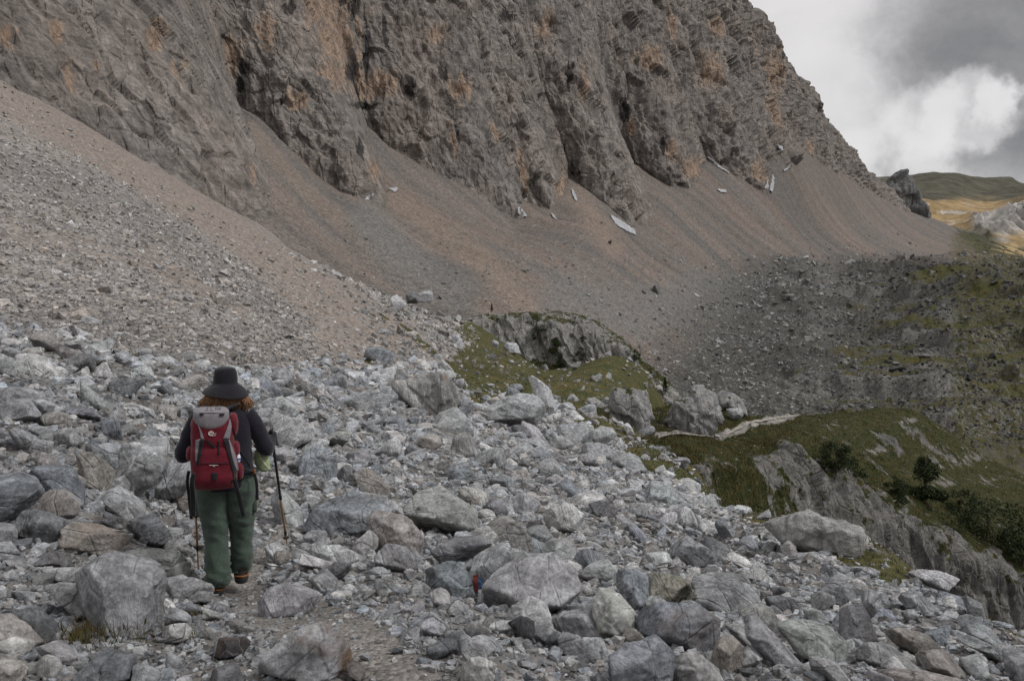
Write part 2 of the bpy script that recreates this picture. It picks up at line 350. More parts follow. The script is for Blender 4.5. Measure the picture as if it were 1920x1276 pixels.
seg = np.hypot(np.diff(BASE[:, 0]), np.diff(BASE[:, 1])); seg = np.maximum(seg, 14); arc = np.concatenate([[0], np.cumsum(seg)])
ns, ntt = 1250, 430
sa = np.linspace(0, arc[-1], ns)
bu, bv, bd = (np.interp(sa, arc, BASE[:, k]) for k in range(3))
tu, tv = np.interp(sa, arc, TU), np.interp(sa, arc, TV)
raw = pt(bu, bv + 10, bd)
def gsm(a, w):
    k = np.exp(-.5 * (np.arange(-3 * w, 3 * w + 1) / w) ** 2); k /= k.sum(); pad = np.concatenate([2 * a[:1] - a[3 * w:0:-1], a, 2 * a[-1:] - a[-2:-3 * w - 2:-1]])
    return np.stack([np.convolve(pad[:, i], k, 'valid') for i in range(a.shape[1])], 1)
smo = gsm(raw, 34); tuv = gsm(np.stack([tu, tv], 1), 12)
ud = gsm(bd[:, None], 50)[:, 0]
top = pt(tuv[:, 0], tuv[:, 1], ud); hgt = np.maximum(top[:, 2] - raw[:, 2], 1)
top = pt(tuv[:, 0], tuv[:, 1], ud + .30 * hgt * (1 - sst(1480, 1720, bu)) + 4)
tt = np.linspace(-.03, 1, ntt)
W = (sst(0, .75, tt) ** .8)[:, None, None]
start = raw[None] * (1 - W) + smo[None] * W
PC = start + (top[None] - start) * tt[:, None, None]
# back side of the ridge
back = [PC[-1] + np.array([6, 14, -3]) * k + np.array([0, 0, -9.]) * k * k for k in (.5, 1.2, 2.5, 4.5)]
PC = np.concatenate([PC, np.stack(back)], 0); nt = len(PC)
def gnorm(P):
    a = np.gradient(P, axis=1); b = np.gradient(P, axis=0); n = np.cross(a, b); return n / (np.linalg.norm(n, axis=-1, keepdims=True) + 1e-9)
NC = gnorm(PC)
if (NC[nt // 2] @ np.array([.8, -.5, .2])).mean() < 0: NC = -NC
_vd = PC - np.array([0, 0, CZ]); _vd /= np.linalg.norm(_vd, axis=-1, keepdims=True); wallf = sst(.0, .34, -(NC * _vd).sum(-1))
for _ in range(5): wallf[:, 1:-1] = np.minimum(wallf[:, 1:-1], np.minimum(wallf[:, :-2], wallf[:, 2:]))
wallf = np.maximum(wallf, sst(1330, 1450, bu)[None]); wallf = np.maximum(wallf, .22)
for _ in range(6): wallf[:, 1:-1] = np.minimum(wallf[:, 1:-1], (wallf[:, :-2] + wallf[:, 1:-1] + wallf[:, 2:]) / 3)
for _ in range(4):
    NC[1:-1] = (NC[:-2] + NC[1:-1] + NC[2:]) / 3; NC[:, 1:-1] = (NC[:, :-2] + NC[:, 1:-1] + NC[:, 2:]) / 3
NC /= np.linalg.norm(NC, axis=-1, keepdims=True)
sm = np.concatenate([[0], np.cumsum(np.linalg.norm(np.diff(smo, axis=0), axis=1))])
A_ = np.broadcast_to(sm[None], (nt, ns)).ravel(); H_ = (PC[..., 2] - raw[None, :, 2]).ravel(); Q = PC.reshape(-1, 3)
scl = np.clip(Q[:, 1] / 260, .72, 2.2)
w1 = fbm(np.stack([A_ / 60, H_ / 60, A_ * 0 + 5], 1), 2) * 9
lean = .30 * H_ * (1 - .62 * sst(350, 900, np.broadcast_to(bu[None], (nt, ns)).ravel()))
A0 = A_; A_ = A_ + lean
q1 = np.stack([(A_ + w1) / 30, H_ / 120, A_ * 0], 1); q3 = np.stack([A_ / 4.2, H_ / 7, Q[:, 1] / 9], 1)
wq = np.stack([fbm(Q / 12, 2), fbm(Q / 12 + 30, 2), fbm(Q / 12 + 60, 2)], 1)
Ql = Q + np.stack([.56 * (lean + w1 * .5), .83 * (lean + w1 * .5), 0 * lean], 1)
fq = Ql / np.array([13, 13, 46.]) + wq * .22
dsp = fbm(q1, 3, .5) * 4.0 + facets(fq, .55, .45, .2) * 3.8 + facets(fq * np.array([2.2, 2.2, 1.5]) + 11, .6, .45, .25) * 1.7 + facets(fq * np.array([5., 5., 2.6]) + 23, .6, .45, .3) * .7 + ridged(Ql / np.array([5, 5, 55.]) + 8, 3, .6) * .8 + ridged(Ql / np.array([10, 10, 70.]), 3, .55) * 1.9 - np.maximum(0, ridged(Ql / np.array([7, 7, 48.]) + 3, 2, .5) - 0.58) * 2.2 + fbm(Q / np.array([4, 4, 7.]), 3, .62) * .35
# ledges and beds: stepped profile dipping gently to the right
bed = Q[:, 2] + .10 * Q[:, 0] + fbm(Q / 40, 2) * 5
def beds(x, per, sh): 
    f = x / per; fr = f - np.floor(f); return (np.abs(fr - .5) * 2) ** sh
lm = sst(-.3, .5, fbm(Q / 28 + 40, 3))
dsp += beds(bed, 6.5, 3.) * .3 * lm + beds(bed + fbm(Q / 9, 2) * 2, 2.1, 2.) * .08 + perlin(np.stack([A_ / 1.4, H_ / 2.2, Q[:, 1] / 3], 1)) * .22
# blocky relief : buttress blocks stand proud of each other
cell = np.floor((A_ + w1 * 1.4) / 11 + fbm(np.stack([A_ / 30, H_ / 45, A_ * 0 + 3], 1), 2) * 1.3)
hb = np.sin(cell * 12.9898 + np.floor(H_ / 55 + np.sin(cell * 3.1)) * 78.233) * 43758.5453; hb = hb - np.floor(hb)
dsp += (hb - .5) * 0
hu, hv = proj(Q)
def blob(u, v, lst):
    m = np.zeros(len(u))
    for (a, b, ru, rv) in lst: m = np.maximum(m, np.exp(-((u - a - (v - b) * .12) / ru) ** 2 - ((v - b) / rv) ** 2))
    return m
OCH = [(625, 70, 42, 70), (683, 160, 36, 30), (600, 20, 45, 40), (104, 62, 16, 34), (290, 70, 17, 40), (179, 137, 6, 32), (437, 105, 22, 50), (625, 140, 30, 36), (720, 157, 32, 30), (1088, 157, 8, 44), (978, 325, 12, 58), (1053, 353, 15, 32), (927, 250, 9, 28), (845, 265, 10, 34), (1210, 118, 34, 28), (1250, 40, 10, 46), (1182, 243, 11, 22), (1296, 315, 26, 24), (1256, 290, 13, 22), (1418, 326, 13, 30), (1406, 90, 13, 36), (1443, 143, 22, 46), (1447, 212, 18, 46), (1341, 53, 15, 26), (1512, 280, 8, 16), (10, 70, 20, 30), (130, 150, 14, 34), (470, 330, 5, 30), (820, 60, 24, 24), (860, 170, 30, 30), (700, 320, 12, 24), (1330, 130, 24, 40), (500, 60, 24, 40), (560, 180, 30, 26), (330, 140, 14, 30), (1020, 60, 22, 30)]
SOO = [(683, 92, 9, 66), (654, 22, 14, 30), (654, 137, 12, 24), (458, 125, 16, 22), (450, 158, 10, 22), (675, 283, 9, 28), (683, 198, 36, 9), (950, 28, 17, 16), (1065, 145, 6, 28), (1170, 210, 14, 28), (720, 60, 8, 40), (768, 170, 14, 20), (540, 20, 16, 14), (1120, 170, 10, 22), (1240, 280, 12, 20), (855, 250, 5, 30), (830, 140, 12, 22)]
och = np.clip(blob(hu, hv, OCH) * .86 + .04, 0, 1); soo = blob(hu, hv, SOO)
dsp -= 1.0 * soo + .8 * np.clip(och, 0, 1)
fade = np.concatenate([sst(-.03, .012, tt), np.zeros(4) + .6]); fade[-8:-4] *= .8
fr = np.broadcast_to((.35 + .65 * fade)[:, None], (nt, ns)).ravel()
right = 1 - .55 * sst(1500, 1720, np.broadcast_to(bu[None], (nt, ns)).ravel())
Q = Q + NC.reshape(-1, 3) * (dsp * .8 * scl * fr * right * wallf.ravel())[:, None]
tc = np.array([.206, .184, .168]) * (1 + .34 * fbm(Q / np.array([26, 26, 60.]), 4))[:, None] + np.array([.016, .002, -.006]) * fbm(Q / 24 + 80, 3)[:, None]
hu, hv = proj(Q)
cg = .30 * sst(1560, 1700, hu) * sst(-.2, .3, fbm(Q / 20, 3)) 
cliff = mk('mountain_cliff', Q, gridf(nt, ns), M_CLIFF, dict(tint=tc, ochre=och, soot=soo, grass=cg)); tag(cliff, kind='structure')
zsplat('cliff', Q)
# ================================================================== SCREE FANS AND VALLEY FLOOR
S2 = """520,560,100 520,470,140 525,400,172 515,330,200 480,250,232 445,185,262 600,620,100 600,505,142 600,430,190 600,352,234 640,380,228
700,640,110 700,552,152 700,460,198 700,385,235 730,400,250 745,330,290 700,250,306 680,205,325 770,320,300 800,400,265 800,480,215 800,560,165
900,700,115 900,570,165 900,490,218 900,430,270 900,376,308 960,430,305 1000,640,140 1000,590,172 1000,505,235 1000,440,290 985,385,330 1040,405,328 1070,330,372 1078,385,340
1100,800,110 1110,450,298 1150,520,262 1160,430,335 1200,590,238 1200,415,370 1200,480,325 1200,650,205 1200,720,178 1200,820,130 1230,390,385 1190,310,428 1250,345,424 1300,440,385 1300,520,330 1310,348,438 1325,305,470
1370,335,466 1400,900,120 1400,350,466 1400,420,428 1400,500,385 1400,540,356 1400,600,298 1400,680,232 1400,770,178 1445,335,488 1480,305,512 1475,280,533 1500,400,490 1500,480,425 1500,560,345 1500,650,260
1516,296,568 1560,321,598 1600,345,640 1600,400,578 1600,460,500 1600,505,448 1600,560,368 1600,640,280 1600,720,214 1600,800,165 1600,950,120
1645,373,690 1680,420,650 1708,402,770 1745,412,815 1750,440,720 1770,474,600 1720,480,540 1740,488,440 1780,478,415 1750,560,340 1750,640,270 1750,760,190 1750,850,150 1750,1000,115
1810,470,640 1830,480,410 1850,500,392 1900,520,365 1900,512,450 1860,470,700 1900,490,640 1900,476,800 1900,462,1000 1900,600,290 1900,700,225 1900,800,180 1900,950,130
2200,540,330 2200,500,500 2200,470,900 2200,650,250 2200,800,170 2200,1000,120 1600,420,900 1745,425,1000 300,260,330 300,500,150 2500,560,300 2500,480,900"""
S2 = [tuple(float(x) for x in q.split(',')) for q in S2.split()]
ev2 = tps(S2)
nc2, nr2 = 900, 520
UU, DD = np.meshgrid(np.linspace(380, 2450, nc2), np.exp(np.linspace(math.log(100), math.log(1000), nr2)))
P2 = np.stack([((UU.ravel() - UC) / F / CT) * DD.ravel(), DD.ravel(), ev2(UU, DD)], 1); u2, v2 = proj(P2)
along = P2[:, 0] * .83 - P2[:, 1] * .56; across = P2[:, 0] * .56 + P2[:, 1] * .83
wob = fbm(P2 / 90, 2) * 10
st2 = fbm(np.stack([along * .006, (across + wob) * .06, along * 0], 1), 6, .68)
moraine = sst(1200, 1420, u2 + (v2 - 600) * .9) * sst(470, 520, v2 + (u2 - 1700) * -.02) * sst(430, 500, v2) * (1 - sst(480, 620, P2[:, 1]))
hum = fbm(P2 / np.array([42, 42, 1e9]), 4, .5); hum2 = ridged(P2 / np.array([16, 24, 1e9]), 3)
P2[:, 2] += moraine * (hum * 11 + ridged(P2 / np.array([60, 34, 1e9]) + 4, 3) * 5 * sst(1300, 1600, u2) + hum2 * 2.2) * sst(110, 200, P2[:, 1]) * .8
P2[:, 2] += (1 - moraine) * (ridged(np.stack([along * .006, (across + wob) * .055, along * 0 + 4], 1), 3) * 1.5 + fbm(P2 / np.array([4, 4, 1e9]), 3) * .45)
_tm = moraine * sst(1380, 1560, u2) * sst(-.3, .2, fbm(P2 / np.array([55, 40, 1e9]) + 20, 3)); _hz = (P2[:, 2] + fbm(P2 / np.array([30, 30, 1e9]) + 8, 3) * 4) / 6.5; _fr = _hz - np.floor(_hz); P2[:, 2] += _tm * 6.5 * .75 * (sst(.36, .64, _fr) - _fr); bench = _tm * sst(.30, .42, _fr) * (1 - sst(.60, .72, _fr))
P2[:, 2] += fbm(P2 / np.array([2.2, 2.2, 1e9]), 3) * (.25 + .5 * moraine) + moraine * (facets(P2 / np.array([7, 4.5, 3.]), .4, .5) * .9 + facets(P2 / np.array([18, 9, 1e3]), .5, .5) * 1.1 * sst(1350, 1650, u2))
s_br = np.array([.172, .140, .120]); s_gr = np.array([.128, .119, .111]); s_or = np.array([.200, .160, .132])
mb = np.clip(st2 * 2.1 + .5, 0, 1)[:, None]
t2 = (s_gr * (1 - mb) + s_br * mb) * (1 + .42 * fbm(np.stack([along * .012, (across + wob) * .22, along * 0], 1), 4, .6))[:, None]
ob = (1 - sst(6, 26, pdist(u2, v2, [(470, 250), (560, 350), (700, 470), (800, 540), (920, 590)])))[:, None] * .5
ob = np.maximum(ob, (1 - sst(8, 40, pdist(u2, v2, [(740, 380), (800, 420), (900, 490), (990, 590)])))[:, None] * .8)
ob = np.maximum(ob, (1 - sst(5, 36, pdist(u2, v2, [(1085, 370), (1110, 410), (1150, 470)])))[:, None] * .8)
t2 = t2 * (1 - ob) + s_or * ob
gb = (1 - sst(15, 60, pdist(u2, v2, [(690, 420), (760, 500), (860, 560)])))[:, None] * .8
gb = np.maximum(gb, (1 - sst(20, 70, pdist(u2, v2, [(1060, 560), (1200, 600), (1300, 560), (1420, 560)])))[:, None] * .7)
t2 = t2 * (1 - gb) + np.array([.150, .146, .138]) * gb
t2 = t2 * (1 - moraine[:, None] * .9) + np.array([.066, .066, .061]) * moraine[:, None] * .9  # dark moraine ground, with cloud shade painted into the tint
g2 = moraine * sst(1330, 1760, u2 + (v2 - 600) * .55) * np.clip(.46 + .95 * fbm(P2 / np.array([26, 12, 1e9]) + 7, 4, .6) + .3 * hum, 0, .8)
g2 = g2 * (1 - .75 * bench); t2 = t2 * (1 - bench[:, None]) + np.array([.135, .130, .122]) * bench[:, None]
g2 = np.maximum(g2, .5 * sst(1740, 1800, u2) * sst(415, 445, v2) * (1 - sst(800, 900, P2[:, 1])))
sunlit = sst(520, 640, P2[:, 1]) * sst(1845, 1890, u2) * sst(440, 460, v2) * sst(-.25, .1, fbm(P2 / np.array([60, 60, 1e9]), 3)); dkb = (sst(-.15, .1, fbm(P2 / np.array([40, 40, 1e9]) + 5, 4) + (u2 - 1800) / 160) * sst(560, 640, P2[:, 1]) * sst(0, 26, (u2 - 1748) - (v2 - 408) * 1.05))[:, None]; P2[:, 2] += dkb[:, 0] * facets(P2 / np.array([12, 14, 9]), .4, .6) * 3; t2 = t2 * (1 - dkb) + np.array([.055, .058, .042]) * dkb * (1 + .5 * fbm(P2 / np.array([9, 14, 1e9]), 3))[:, None]
t2 = t2 * (1 - sunlit[:, None]) + np.array([.36, .27, .14]) * sunlit[:, None] * (1 + .3 * fbm(P2 / 30, 3))[:, None]; g2 *= 1 - sunlit  # meadow strip coloured golden to stand for sunlight falling there
scree = mk('scree_terrain', P2, gridf(nr2, nc2, True), M_GROUND, dict(tint=t2, grass=np.clip(g2, 0, 1), grain=np.full(len(P2), 1.6))); tag(scree, kind='structure')
zsplat('far', P2)
# ================================================================== lofted sheets : spur, knoll, plateau
def cr(a, n):
    """Catmull-Rom resample along axis 0 to n samples per span"""
    a = np.asarray(a, float); p = np.concatenate([2 * a[:1] - a[1:2], a, 2 * a[-1:] - a[-2:-1]]); out = []
    for i in range(len(a) - 1):
        t = np.linspace(0, 1, n, endpoint=False)[(...,) + (None,) * (a.ndim - 1)]
        p0, p1, p2, p3 = p[i], p[i + 1], p[i + 2], p[i + 3]
        out.append(.5 * (2 * p1 + (p2 - p0) * t + (2 * p0 - 5 * p1 + 4 * p2 - p3) * t * t + (3 * p1 - p0 - 3 * p2 + p3) * t ** 3))
    out.append(a[-1:]); return np.concatenate(out)
def loft(cols, nu, nv):
    L = np.array(cols, float)                          # columns x rows x (u,v,d)
    L = cr(L, nu); L = np.swapaxes(cr(np.swapaxes(L, 0, 1), nv), 0, 1)
    return pt(L[..., 0], L[..., 1], L[..., 2])
SPUR = [[(1120, 930, 40), (1135, 870, 43), (1140, 850, 46), (1160, 825, 54), (1190, 785, 66), (1210, 800, 78)],
        [(1180, 960, 40), (1200, 872, 43), (1205, 845, 46), (1215, 815, 54), (1250, 770, 66), (1270, 790, 78)],
        [(1300, 1050, 42), (1300, 905, 45), (1295, 860, 49), (1305, 818, 57), (1345, 772, 68), (1350, 800, 82)],
        [(1450, 1150, 46), (1430, 945, 49), (1405, 872, 54), (1400, 820, 62), (1430, 780, 74), (1440, 810, 92)],
        [(1600, 1250, 50), (1560, 985, 53), (1490, 862, 58), (1490, 815, 66), (1540, 777, 84), (1560, 815, 104)],
        [(1760, 1350, 52), (1710, 1070, 55), (1604, 912, 62), (1600, 850, 69), (1690, 770, 94), (1700, 805, 114)],
        [(1860, 1400, 52), (1810, 1120, 56), (1715, 985, 63), (1690, 880, 74), (1775, 812, 98), (1790, 850, 120)],
        [(1990, 1450, 53), (1940, 1170, 57), (1850, 1040, 65), (1830, 930, 78), (1860, 868, 102), (1870, 900, 124)],
        [(2150, 1500, 54), (2100, 1280, 58), (2010, 1110, 67), (1980, 970, 80), (1960, 905, 106), (1960, 935, 127)],
        [(2400, 1600, 55), (2350, 1400, 60), (2250, 1200, 70), (2200, 1050, 84), (2150, 960, 110), (2150, 990, 130)]]
for _c in range(2, len(SPUR)):
    _r = [list(q) for q in SPUR[_c]]; _r[1][2] = _r[2][2] - 1.3; _r[0][2] = _r[2][2] - 3.; SPUR[_c] = [tuple(q) for q in _r]
PS = loft(SPUR, 66, 72); shp = PS.shape[:2]; nS = gnorm(PS)
if nS[..., 2].mean() < 0: nS = -nS
PS = PS.reshape(-1, 3); nS = nS.reshape(-1, 3); us, vs = proj(PS)
rowt = np.broadcast_to(np.linspace(0, 5, shp[1])[None], shp).ravel()
steep = 1 - sst(.50, .82, nS[:, 2] + fbm(PS / 6, 3) * .28); steep = np.maximum(steep, (1 - sst(1.9, 2.35, rowt + fbm(PS / 5, 3) * .9)))
colm = np.broadcast_to(np.linspace(0, 9, shp[0])[:, None], shp).ravel(); steep *= .12 + .88 * sst(2.7, 4.0, colm + .5 * fbm(PS / 5 + 70, 3))
lat = PS[:, 0] * .88 + PS[:, 1] * .48
rib = np.stack([lat / 1.3, PS[:, 2] / 4.5, PS[:, 1] / 30], 1)
PS = PS + nS * (steep * (facets(rib, .5, .55) * .9 + facets(rib * 2.6 + 9, .5, .5) * .33 + ridged(rib * .6, 3, .6) * .8 + fbm(PS / .8, 2) * .12) + (1 - steep) * (fbm(PS / 5, 4) * .7 + facets(PS / 1.6, .3, .3) * .3 * sst(.0, .3, fbm(PS / 4 + 5, 3)) + fbm(PS / .9, 2) * .1))[:, None]
gS = np.clip(.80 - .50 * steep + .5 * fbm(PS / np.array([2.2, 2.2, 3.5]) + 3, 3), 0, 1); 
scar = 0
for (a, b, ru, rv) in ((1250, 800, 34, 14), (1290, 800, 24, 10), (1560, 800, 22, 14), (1700, 790, 26, 16), (1640, 845, 30, 12), (1760, 850, 40, 14), (1780, 900, 40, 14), (1345, 870, 30, 10), (1585, 835, 14, 10), (1690, 950, 18, 24), (1240, 840, 10, 16), (1800, 860, 60, 12), (1850, 900, 40, 12)):
    scar = np.maximum(scar, np.exp(-((us - a) / ru) ** 2 - ((vs - b) / rv) ** 2))
scar = scar * sst(-.25, .35, fbm(PS / 1.8 + 60, 4, .65)); gS = gS * (1 - .62 * scar); fp = 1 - sst(.7, 1.25, pdist(us, vs, FARPATH) / np.interp(us, [1195, 1300, 1370, 1430, 1500], [3, 5, 9, 7, 3])); gS *= 1 - fp
tS = np.array([.20, .192, .182]) * (1 + .25 * fbm(PS / 6, 3))[:, None]; tS = tS * (1 - .5 * scar[:, None]) + np.array([.22, .195, .175]) * .5 * scar[:, None]
tS = tS * (1 - fp[:, None]) + np.array([.34, .315, .285]) * fp[:, None]
spur = mk('spur_terrain', PS, gridf(shp[0], shp[1], True), M_OUT, dict(tint=tS, ochre=np.zeros(len(PS)), soot=.28 * steep * (fbm(PS / 5 + 9, 3) > .0), grass=gS)); tag(spur, kind='structure')
zsplat('spur', PS)
# the trodden path on the spur : a sheet just above it
KN = [[(890, 665, 122), (885, 635, 124), (885, 605, 128), (890, 594, 138), (900, 620, 150)],
      [(940, 690, 121), (944, 648, 123), (940, 606, 127), (948, 590, 138), (955, 620, 152)],
      [(1010, 705, 119), (1012, 668, 121), (1003, 606, 126), (1000, 586, 138), (1005, 620, 154)],
      [(1075, 725, 117), (1077, 695, 119), (1066, 612, 125), (1060, 590, 137), (1065, 625, 154)],
      [(1135, 740, 115), (1137, 710, 117), (1122, 626, 123), (1110, 598, 134), (1118, 640, 152)],
      [(1190, 755, 113), (1192, 722, 115), (1170, 655, 121), (1160, 632, 130), (1170, 670, 148)],
      [(1225, 765, 112), (1222, 735, 114), (1210, 694, 118), (1205, 674, 125), (1220, 710, 142)],
      [(1285, 790, 110), (1280, 765, 112), (1268, 742, 115), (1262, 732, 120), (1280, 780, 135)]]
for _c in range(len(KN)):
    _r = [list(q) for q in KN[_c]]; _r[1][2] = _r[2][2] - 3.6; _r[0][2] = _r[2][2] - 6.; KN[_c] = [tuple(q) for q in _r]
PK = loft(KN, 50, 50); shp = PK.shape[:2]; nK = gnorm(PK)
if (nK @ np.array([0, -1, .5])).mean() < 0: nK = -nK
PK = PK.reshape(-1, 3); nK = nK.reshape(-1, 3); uk, vk = proj(PK)
rowt = np.broadcast_to(np.linspace(0, 4, shp[1])[None], shp).ravel(); face = sst(.7, 1.0, rowt) * (1 - sst(1.8, 2.5, rowt + fbm(PK / 7, 3) * .8))
rib = np.stack([(PK[:, 0] + PK[:, 2] * .25) / 2.6, PK[:, 2] / 7, PK[:, 1] / 12], 1)
PK = PK + nK * (face * (facets(rib, .5, .55) * 1.3 + facets(rib * 2.7 + 5, .5, .5) * .5 + ridged(rib * .5, 3, .6) * 1.0) + (1 - face) * (fbm(PK / 6, 3) * .9 + facets(PK / 2.5, .3, .3) * .4))[:, None]
gK = np.clip(.66 - .50 * face + .6 * fbm(PK / np.array([4, 4, 5]), 3) + .35 * np.exp(-((uk - 1190) / 40) ** 2 - ((vk - 700) / 30) ** 2), 0, 1)
knoll = mk('knoll_terrain', PK, gridf(shp[0], shp[1], True), M_OUT, dict(tint=np.array([.265, .255, .242]) * (1 + .2 * fbm(PK / 6, 3))[:, None], ochre=0 * gK, soot=.3 * face * (fbm(PK / 5 + 3, 2) > 0), grass=gK)); tag(knoll, kind='structure')
zsplat('knoll', PK)
PLAT = [[(1500, 560, 1100), (1500, 470, 1500), (1500, 420, 1900), (1500, 372, 2300), (1500, 345, 2900), (1500, 338, 3300), (1500, 400, 4200)],
        [(1640, 560, 1100), (1640, 470, 1500), (1640, 425, 1900), (1650, 375, 2300), (1660, 345, 2900), (1660, 336, 3300), (1660, 400, 4200)],
        [(1730, 560, 1100), (1730, 470, 1500), (1735, 430, 1900), (1740, 378, 2300), (1740, 345, 2900), (1740, 329, 3300), (1740, 400, 4200)],
        [(1790, 560, 1100), (1790, 470, 1500), (1790, 425, 1900), (1790, 378, 2300), (1790, 345, 2900), (1790, 328, 3300), (1790, 400, 4200)],
        [(1840, 560, 1100), (1840, 475, 1400), (1840, 440, 1700), (1840, 404, 1950), (1840, 362, 2800), (1840, 334, 3300), (1840, 400, 4200)],
        [(1890, 560, 1100), (1890, 475, 1350), (1890, 442, 1600), (1890, 394, 1850), (1890, 360, 2800), (1890, 335, 3300), (1890, 400, 4200)],
        [(1935, 560, 1100), (1935, 475, 1350), (1935, 440, 1600), (1935, 384, 1800), (1935, 360, 2700), (1935, 348, 3300), (1935, 400, 4200)],
        [(2100, 560, 1100), (2100, 475, 1350), (2100, 440, 1600), (2100, 370, 1800), (2100, 350, 2700), (2100, 344, 3300), (2100, 400, 4200)],
        [(2600, 560, 1100), (2600, 475, 1350), (2600, 430, 1600), (2600, 360, 1800), (2600, 340, 2700), (2600, 330, 3300), (2600, 400, 4200)]]
PP = loft(PLAT, 36, 30); shp = PP.shape[:2]; nP = gnorm(PP).reshape(-1, 3); PP = PP.reshape(-1, 3); up, vp = proj(PP)
rowt = np.broadcast_to(np.linspace(0, 6, shp[1])[None], shp).ravel()
crag = sst(1810, 1850, up) * sst(1.9, 2.2, rowt) * (1 - sst(2.8, 3.1, rowt))
PP[:, 2] += fbm(PP / np.array([160, 160, 1e9]), 4) * 22 * sst(.5, 1.5, rowt) + crag * ridged(PP / np.array([40, 90, 60]), 3) * 26
PP[:, 1] += crag * ridged(PP / np.array([30, 1e9, 200]), 3) * 45
t_far = np.array([.080, .076, .056]); t_sunlit_grass = np.array([.30, .215, .11]); t_pale = np.array([.50, .47, .43])  # dry grass gold, with sun through a cloud gap painted into it
hi = sst(365, 385, vp + fbm(PP / 200, 3) * 14)[:, None]
tp = t_far * (1 - hi) + t_sunlit_grass * hi; pl = (sst(.05, .3, fbm(np.stack([PP[:, 0] / 70, PP[:, 1] / 200, PP[:, 2] / 22], 1), 4, .6)) * sst(372, 392, vp))[:, None]; tp = tp * (1 - pl * .8) + t_pale * pl * .8
tp = tp * (1 - crag[:, None]) + np.array([.42, .40, .375]) * crag[:, None]
low = (sst(425, 452, vp) * (1 - sst(1850, 1900, up)))[:, None]; tp = tp * (1 - low) + np.array([.06, .065, .045]) * low
M_FAR = NT('far alpine meadow'); _p = M_FAR.pos(); _n = M_FAR.noise(_p, .02, 7, .68); M_FAR.color(M_FAR.mul(M_FAR.attr('tint', True), M_FAR.ramp(_n, .3, .7, .6, 1.35))); M_FAR.bump(_n, .8, 18.); M_FAR = M_FAR.m
plateau = mk('plateau_hills', PP, gridf(shp[0], shp[1], True), M_FAR, dict(tint=tp)); tag(plateau, kind='structure')
# ================================================================== ROCKS
def ico(l):
    bm = bmesh.new(); bmesh.ops.create_icosphere(bm, subdivisions=l, radius=1)
    V = np.array([v.co[:] for v in bm.verts]); Fc = np.array([[v.index for v in f.verts] for f in bm.faces]); bm.free(); return V / np.linalg.norm(V, axis=1)[:, None], Fc
ICO = {l: ico(l) for l in (1, 2, 3, 4, 5)}
def blob_hull(R, n):
    P = R.uniform(-1, 1, (n, 3)); P = np.sign(P) * np.abs(P) ** .55; P *= np.array([1., R.uniform(.65, .98), R.uniform(.55, .92)]); P += .25 * R.normal(size=P.shape) * .4
    bm = bmesh.new(); [bm.verts.new(p) for p in P]; g = bmesh.ops.convex_hull(bm, input=bm.verts); bmesh.ops.delete(bm, geom=list({v for v in bm.verts if not v.link_faces}), context='VERTS')
    bmesh.ops.triangulate(bm, faces=bm.faces); bm.verts.index_update(); V = np.array([v.co[:] for v in bm.verts]); Fc = np.array([[v.index for v in f.verts] for f in bm.faces]); bm.free(); V -= V.mean(0); return V / np.abs(V).max(), Fc
def softcut(D, Nn, dd, p=140):
    dot = D @ Nn.T; q = np.where(dot > 1e-3, dot / dd[None], 0); m = q.max(1)
    return 1 / (m * ((q / m[:, None]) ** p).sum(1) ** (1 / p))
def unit(a): return a / np.linalg.norm(a, axis=-1, keepdims=True)
def roughen(V, r, size, R, lvl):
    """weathering : chips, beds, pits.  V unit shape of about SIZE metres"""
    o = R.uniform(-50, 50, 3); k = 1 / size
    ax = unit(R.normal(size=3)); nrm = unit(V)
    d = fbm(V * k * 1.7 + o, 2) * .022 + ridged(V * k * 4.2 + o + 9, 4, .62) * .018
    if lvl >= 4:
        bd = V @ ax * k * R.uniform(5, 10) + fbm(V * k * 2 + o, 2) * 1.2; fr = bd - np.floor(bd)
        d += (np.abs(fr - .5) * 2) ** 3 * .022 * sst(-.2, .4, fbm(V * k * 1.5 + o + 30, 2)) + fbm(V * k * 13 + o, 2) * .009
    d += facets(V * k * R.uniform(2.2, 3.4) + o, .45, .35) * .046 + (facets(V * k * 6.5 + o + 7, .45, .4) * .014 if lvl >= 4 else 0)
    return V + nrm * (d * size)[:, None]
def free_rock(R, lvl, flat=None):
    D, Fc = ICO[lvl]; n = R.integers(6, 9)
    Nn = unit(R.normal(size=(n, 3))); dd = R.uniform(.45, .85, n)
    Nn = np.concatenate([Nn, np.eye(3), -np.eye(3)]); dd = np.concatenate([dd, np.full(6, .98)])
    S = np.array([1., R.uniform(.62, .95), R.uniform(.42, .78)]) if flat is None else np.array(flat)
    r = softcut(D, Nn, dd); V = D * r[:, None]
    c2 = unit(R.normal(size=(6, 3))); sup = (V @ c2.T).max(0); r = softcut(D, np.concatenate([Nn, c2]), np.concatenate([dd, sup * R.uniform(.90, .99, 6)])); V = D * r[:, None] * S
    V = V / np.abs(V).max()
    return roughen(V, r, 1.6, R, lvl) if lvl > 1 else V * (1 + .1 * perlin(V * 2.5 + R.uniform(0, 50)))[:, None], Fc
def hull2(p):
    p = sorted(set(map(tuple, p)))
    def half(q):
        h = []
        for a in q:
            while len(h) > 1 and (h[-1][0] - h[-2][0]) * (a[1] - h[-2][1]) - (h[-1][1] - h[-2][1]) * (a[0] - h[-2][0]) <= 0: h.pop()
            h.append(a)
        return h
    a, b = half(p), half(p[::-1]); return np.array(a[:-1] + b[:-1])
